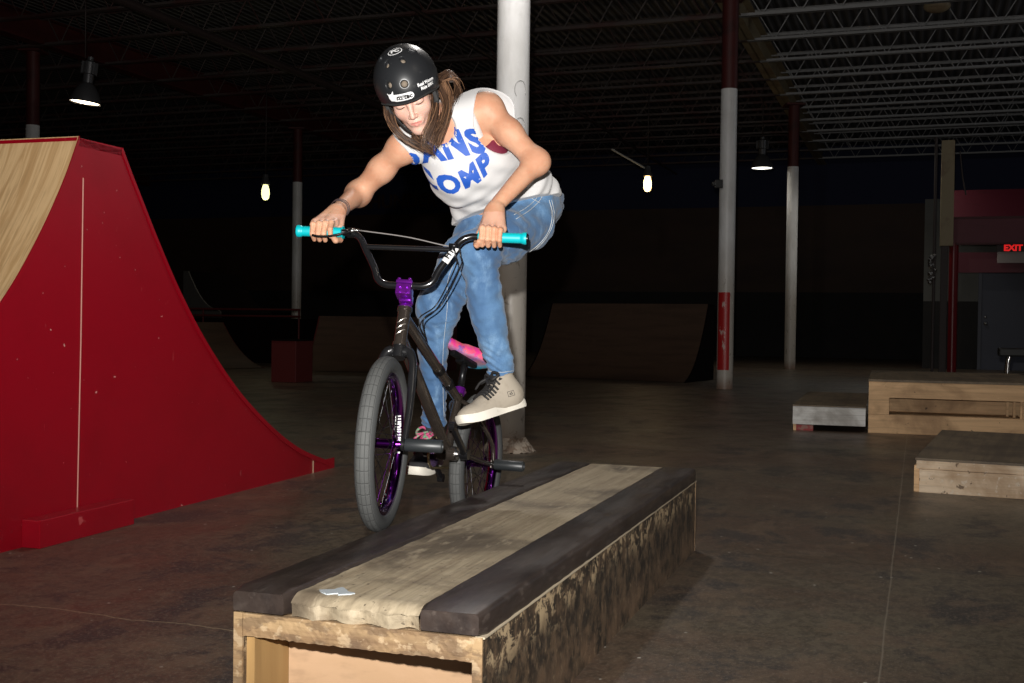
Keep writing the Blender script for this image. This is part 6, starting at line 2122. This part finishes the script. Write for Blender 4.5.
# ------------------------------------------------------------------ shoes
m_suede = mat('grey_taupe_suede', (0.34, 0.295, 0.235), 0.85, layers=[((30, 30, 30), 4, 0.48, 0.7, (0.26, 0.22, 0.17), 0.6)], bump=((90, 90, 90), 3, 0.15, 0.002))
m_sole = mat('off_white_rubber', (0.66, 0.62, 0.54), 0.6, layers=[((25, 25, 25), 4, 0.55, 0.72, (0.42, 0.37, 0.30), 0.6)])
m_lace = mat('black_laces', (0.015, 0.014, 0.014), 0.7)
m_black_shoe = mat('black_suede', (0.018, 0.017, 0.018), 0.8)
m_line = mat('black_foxing_line', (0.02, 0.018, 0.018), 0.6)
def shoe(H_, T_, ank, m_up, m_lc, side, lab):
    # side: +1 left foot. local x heel->toe, y medial/lateral, z up
    x = (T_ - H_).normalized()
    L_ = 0.278
    zz = (ank - H_ - x * 0.07); zz = (zz - x * zz.dot(x))
    zz = (zz.normalized() + (Z - x * Z.dot(x)).normalized() * 1.5).normalized()
    y = zz.cross(x).normalized(); zz = x.cross(y)
    if (T_ - H_).length > 0.2: L_ = max(0.262, min(0.285, (T_ - H_).length))
    M_ = frame(H_, x, y, zz)
    R_ = (x, y, zz)
    q = lambda a, b, c: M_ @ Vector((a, b, c))
    k = L_ / 0.278
    up = [EL(q(0.052 * k, 0, 0.052), (0.052, 0.035, 0.046), R_, 0.03),
          EL(q(0.110 * k, 0, 0.042), (0.070, 0.038, 0.042), R_, 0.035),
          EL(q(0.200 * k, side * -0.004, 0.030), (0.076 * k, 0.046, 0.036), R_, 0.03),
          RC(q(0.045 * k, 0, 0.060), q(0.058 * k, 0, 0.112), 0.040, 0.042, 0.03),
          RC(q(0.085 * k, 0, 0.080), q(0.165 * k, side * -0.003, 0.046), 0.030, 0.022, 0.03),
          PL(q(0, 0, 0.014), -zz, 0.0)]
    # collar cut and ankle opening
    up.append(PL(q(0.05 * k, 0, 0.128), zz - x * 0.16, 0.006))
    up.append(RC(q(0.060 * k, 0, 0.10), q(0.060 * k, 0, 0.2), 0.036, 0.044, 0.004, 's'))
    me = sdf_mesh('shoe', up, *bounds(up), 0.0028)
    bv = me_bvh(me)
    me.transform(M_.inverted())
    s_ = put('shoe', me, m_up, person, M_, True); tag(s_, lab)
    # sole
    def outline(grow, n=64):
        pts = []
        for i in range(n):
            a = 2 * PI * i / n
            cx = L_ / 2; X = math.cos(a); Y = math.sin(a)
            px_ = cx + (L_ / 2 + grow) * X
            w = 0.036 + 0.013 * max(0, min(1, (px_ / L_ - 0.35) / 0.35)) - 0.004 * math.exp(-((px_ / L_ - 0.42) / 0.12) ** 2)
            py_ = (w + grow) * (1 if Y > 0 else -1) * abs(Y) ** 0.62 - side * 0.004 * math.sin(PI * min(1, px_ / L_))
            pts.append((px_, py_))
        return pts
    def bend(v):     # rocker: toe spring
        t = max(0, v.x / L_ - 0.72) / 0.28
        return Vector((v.x, v.y, v.z + 0.012 * t * t))
    def slab(name, grow, z0, z1, m, n=4):
        mb = MB(); o_ = outline(grow); N = len(o_)
        vs = []; fs = []
        for j in range(n + 1):
            z = z0 + (z1 - z0) * j / n
            g = 1 - 0.02 * (1 if j in (0, n) else 0)
            for (a, b) in o_:
                vs.append(bend(Vector((L_ / 2 + (a - L_ / 2) * g, b * g, z))))
        for j in range(n):
            for i in range(N):
                fs.append((j * N + i, j * N + (i + 1) % N, (j + 1) * N + (i + 1) % N, (j + 1) * N + i))
        c0 = len(vs); vs.append(bend(Vector((L_ / 2, 0, z0)))); vs.append(bend(Vector((L_ / 2, 0, z1))))
        for i in range(N):
            fs.append((c0, (i + 1) % N, i)); fs.append((c0 + 1, n * N + i, n * N + (i + 1) % N))
        mb.add(vs, fs); return mb.build(name, m, s_, M_, auto=50)
    slab('sole', 0.003, 0.0, 0.029, m_sole)
    slab('sole_line', 0.0032, 0.0225, 0.0255, m_line, 1)
    # laces across the tongue
    def top(xl, yl, lift=0.003):
        h_ = bv.ray_cast(q(xl, yl, 0.25), -zz, 0.3)
        return (h_[0] + zz * lift) if h_[0] else None
    mb = MB()
    for i in range(7):
        xl = (0.084 + 0.0125 * i) * k
        a = [top(xl + 0.004 * (j % 2), (-0.036 + 0.072 * j / 6), 0.0035) for j in range(7)]
        a = [p for p in a if p]
        if len(a) > 2: mb.tube(a, 0.0075, 8, sq=(0.5, 1.0))
        a = [top(xl + 0.016 * j / 6, (0.026 - 0.052 * j / 6), 0.0055) for j in range(7)]
        a = [p for p in a if p]
        if len(a) > 2: mb.tube(a, 0.0055, 7)
    # bow
    b0_ = top(0.100 * k, 0.0, 0.008)
    if b0_:
        for s2 in (-1, 1):
            mb.tube(spline([b0_, b0_ + y * (s2 * 0.024) + zz * 0.014, b0_ + y * (s2 * 0.046) - x * 0.004 + zz * 0.002, b0_ + y * (s2 * 0.038) + x * 0.020 - zz * 0.008, b0_ + x * 0.004], 6), 0.0050, 7)
            mb.tube(spline([b0_, b0_ + y * (s2 * 0.020) + x * 0.030 - zz * 0.004, b0_ + y * (s2 * 0.044) + x * 0.045 - zz * 0.022], 6), 0.0045, 7)
    mb.build('laces', m_lc, s_, None, smooth=True)
    # tongue
    mb = MB(); mb.box((0.080 * k, -0.026, 0.085), (0.108 * k, 0.026, 0.128), M_ @ Matrix.Translation((0, 0, 0)) , bev=0.008)
    mb.build('tongue', m_lc, s_, None)
    return s_, M_, bv
shL, ML, bvL = shoe(HEL, TOL, AL, m_suede, m_lace, 1, 'left grey suede shoe with black laces')
m_multi = mat('pink_and_green_laces', (0.45, 0.06, 0.16), 0.7, layers=[((60, 60, 60), 2, 0.5, 0.55, (0.15, 0.35, 0.2), 0.9)])
shR, MR, bvR = shoe(HER, TOR, AR, m_black_shoe, m_multi, -1, 'right black shoe with an off-white sole')
# stitched tab on the left shoe's outer side
tc = surf(bvL, 511, 393.5, 0.0006)
if tc:
    h_ = bvL.ray_cast(EYE, ray(511, 393.5).normalized(), 30); n_ = h_[1]
    xx = (ML.to_3x3() @ Vector((1, 0, 0))); xx = (xx - n_ * xx.dot(n_)).normalized() * -1
    TM_ = frame(tc, xx, n_.cross(xx), n_)
    bm = bmesh.new()
    def rect(bm, a, b, c, d):
        bm.faces.new([bm.verts.new((x, y, 0)) for x, y in ((a, b), (c, b), (c, d), (a, d))])
    for a, b, c, d in ((-.0125, -.009, .0125, -.0075), (-.0125, .0075, .0125, .009), (-.0125, -.009, -.011, .009), (.011, -.009, .0125, .009)):
        rect(bm, a, b, c, d)
    project_decal(bm, TM_, bvL, 'side_tab', m_line, shL, 0.0012)
    project_decal(text_mb([('éS', 0.013, 0, 0, dict(offset=0.0003))], maxlen=0.005), TM_, bvL, 'tab_letters', m_line, shL, 0.0012)
# dark socks
for c_, d_, par in ((P(502.5, 378, 3.91), dirL, 0), (P(434.5, 427, 4.145), dirR, 0)):
    mb = MB(); mb.tube([c_ - d_ * 0.03, c_ + d_ * 0.012, c_ + d_ * 0.03], [0.037, 0.0375, 0.036], 24); mb.build('sock', mat('dark_sock', (0.02, 0.02, 0.025), 0.9), person, None, smooth=True)

# ================================================================== CAMERA, WORLD, VIEW
cam = D.cameras.new('camera')
cam.sensor_fit = 'HORIZONTAL'; cam.sensor_width = 36.0
cam.lens = FPX / 1024 * 36.0
cam.clip_end = 200
co = D.objects.new('camera', cam); COL.objects.link(co)
co.matrix_world = frame(EYE, _r, _u, -_f)
bpy.context.scene.camera = co
w = D.worlds.new('world'); bpy.context.scene.world = w; w.use_nodes = True
w.node_tree.nodes['Background'].inputs[0].default_value = (0.02, 0.02, 0.025, 1)
w.node_tree.nodes['Background'].inputs[1].default_value = 0.1
vs_ = bpy.context.scene.view_settings
vs_.view_transform = 'Standard'; vs_.look = 'None'; vs_.gamma = 1.0; vs_.exposure = 0.0
vs_.use_curve_mapping = False
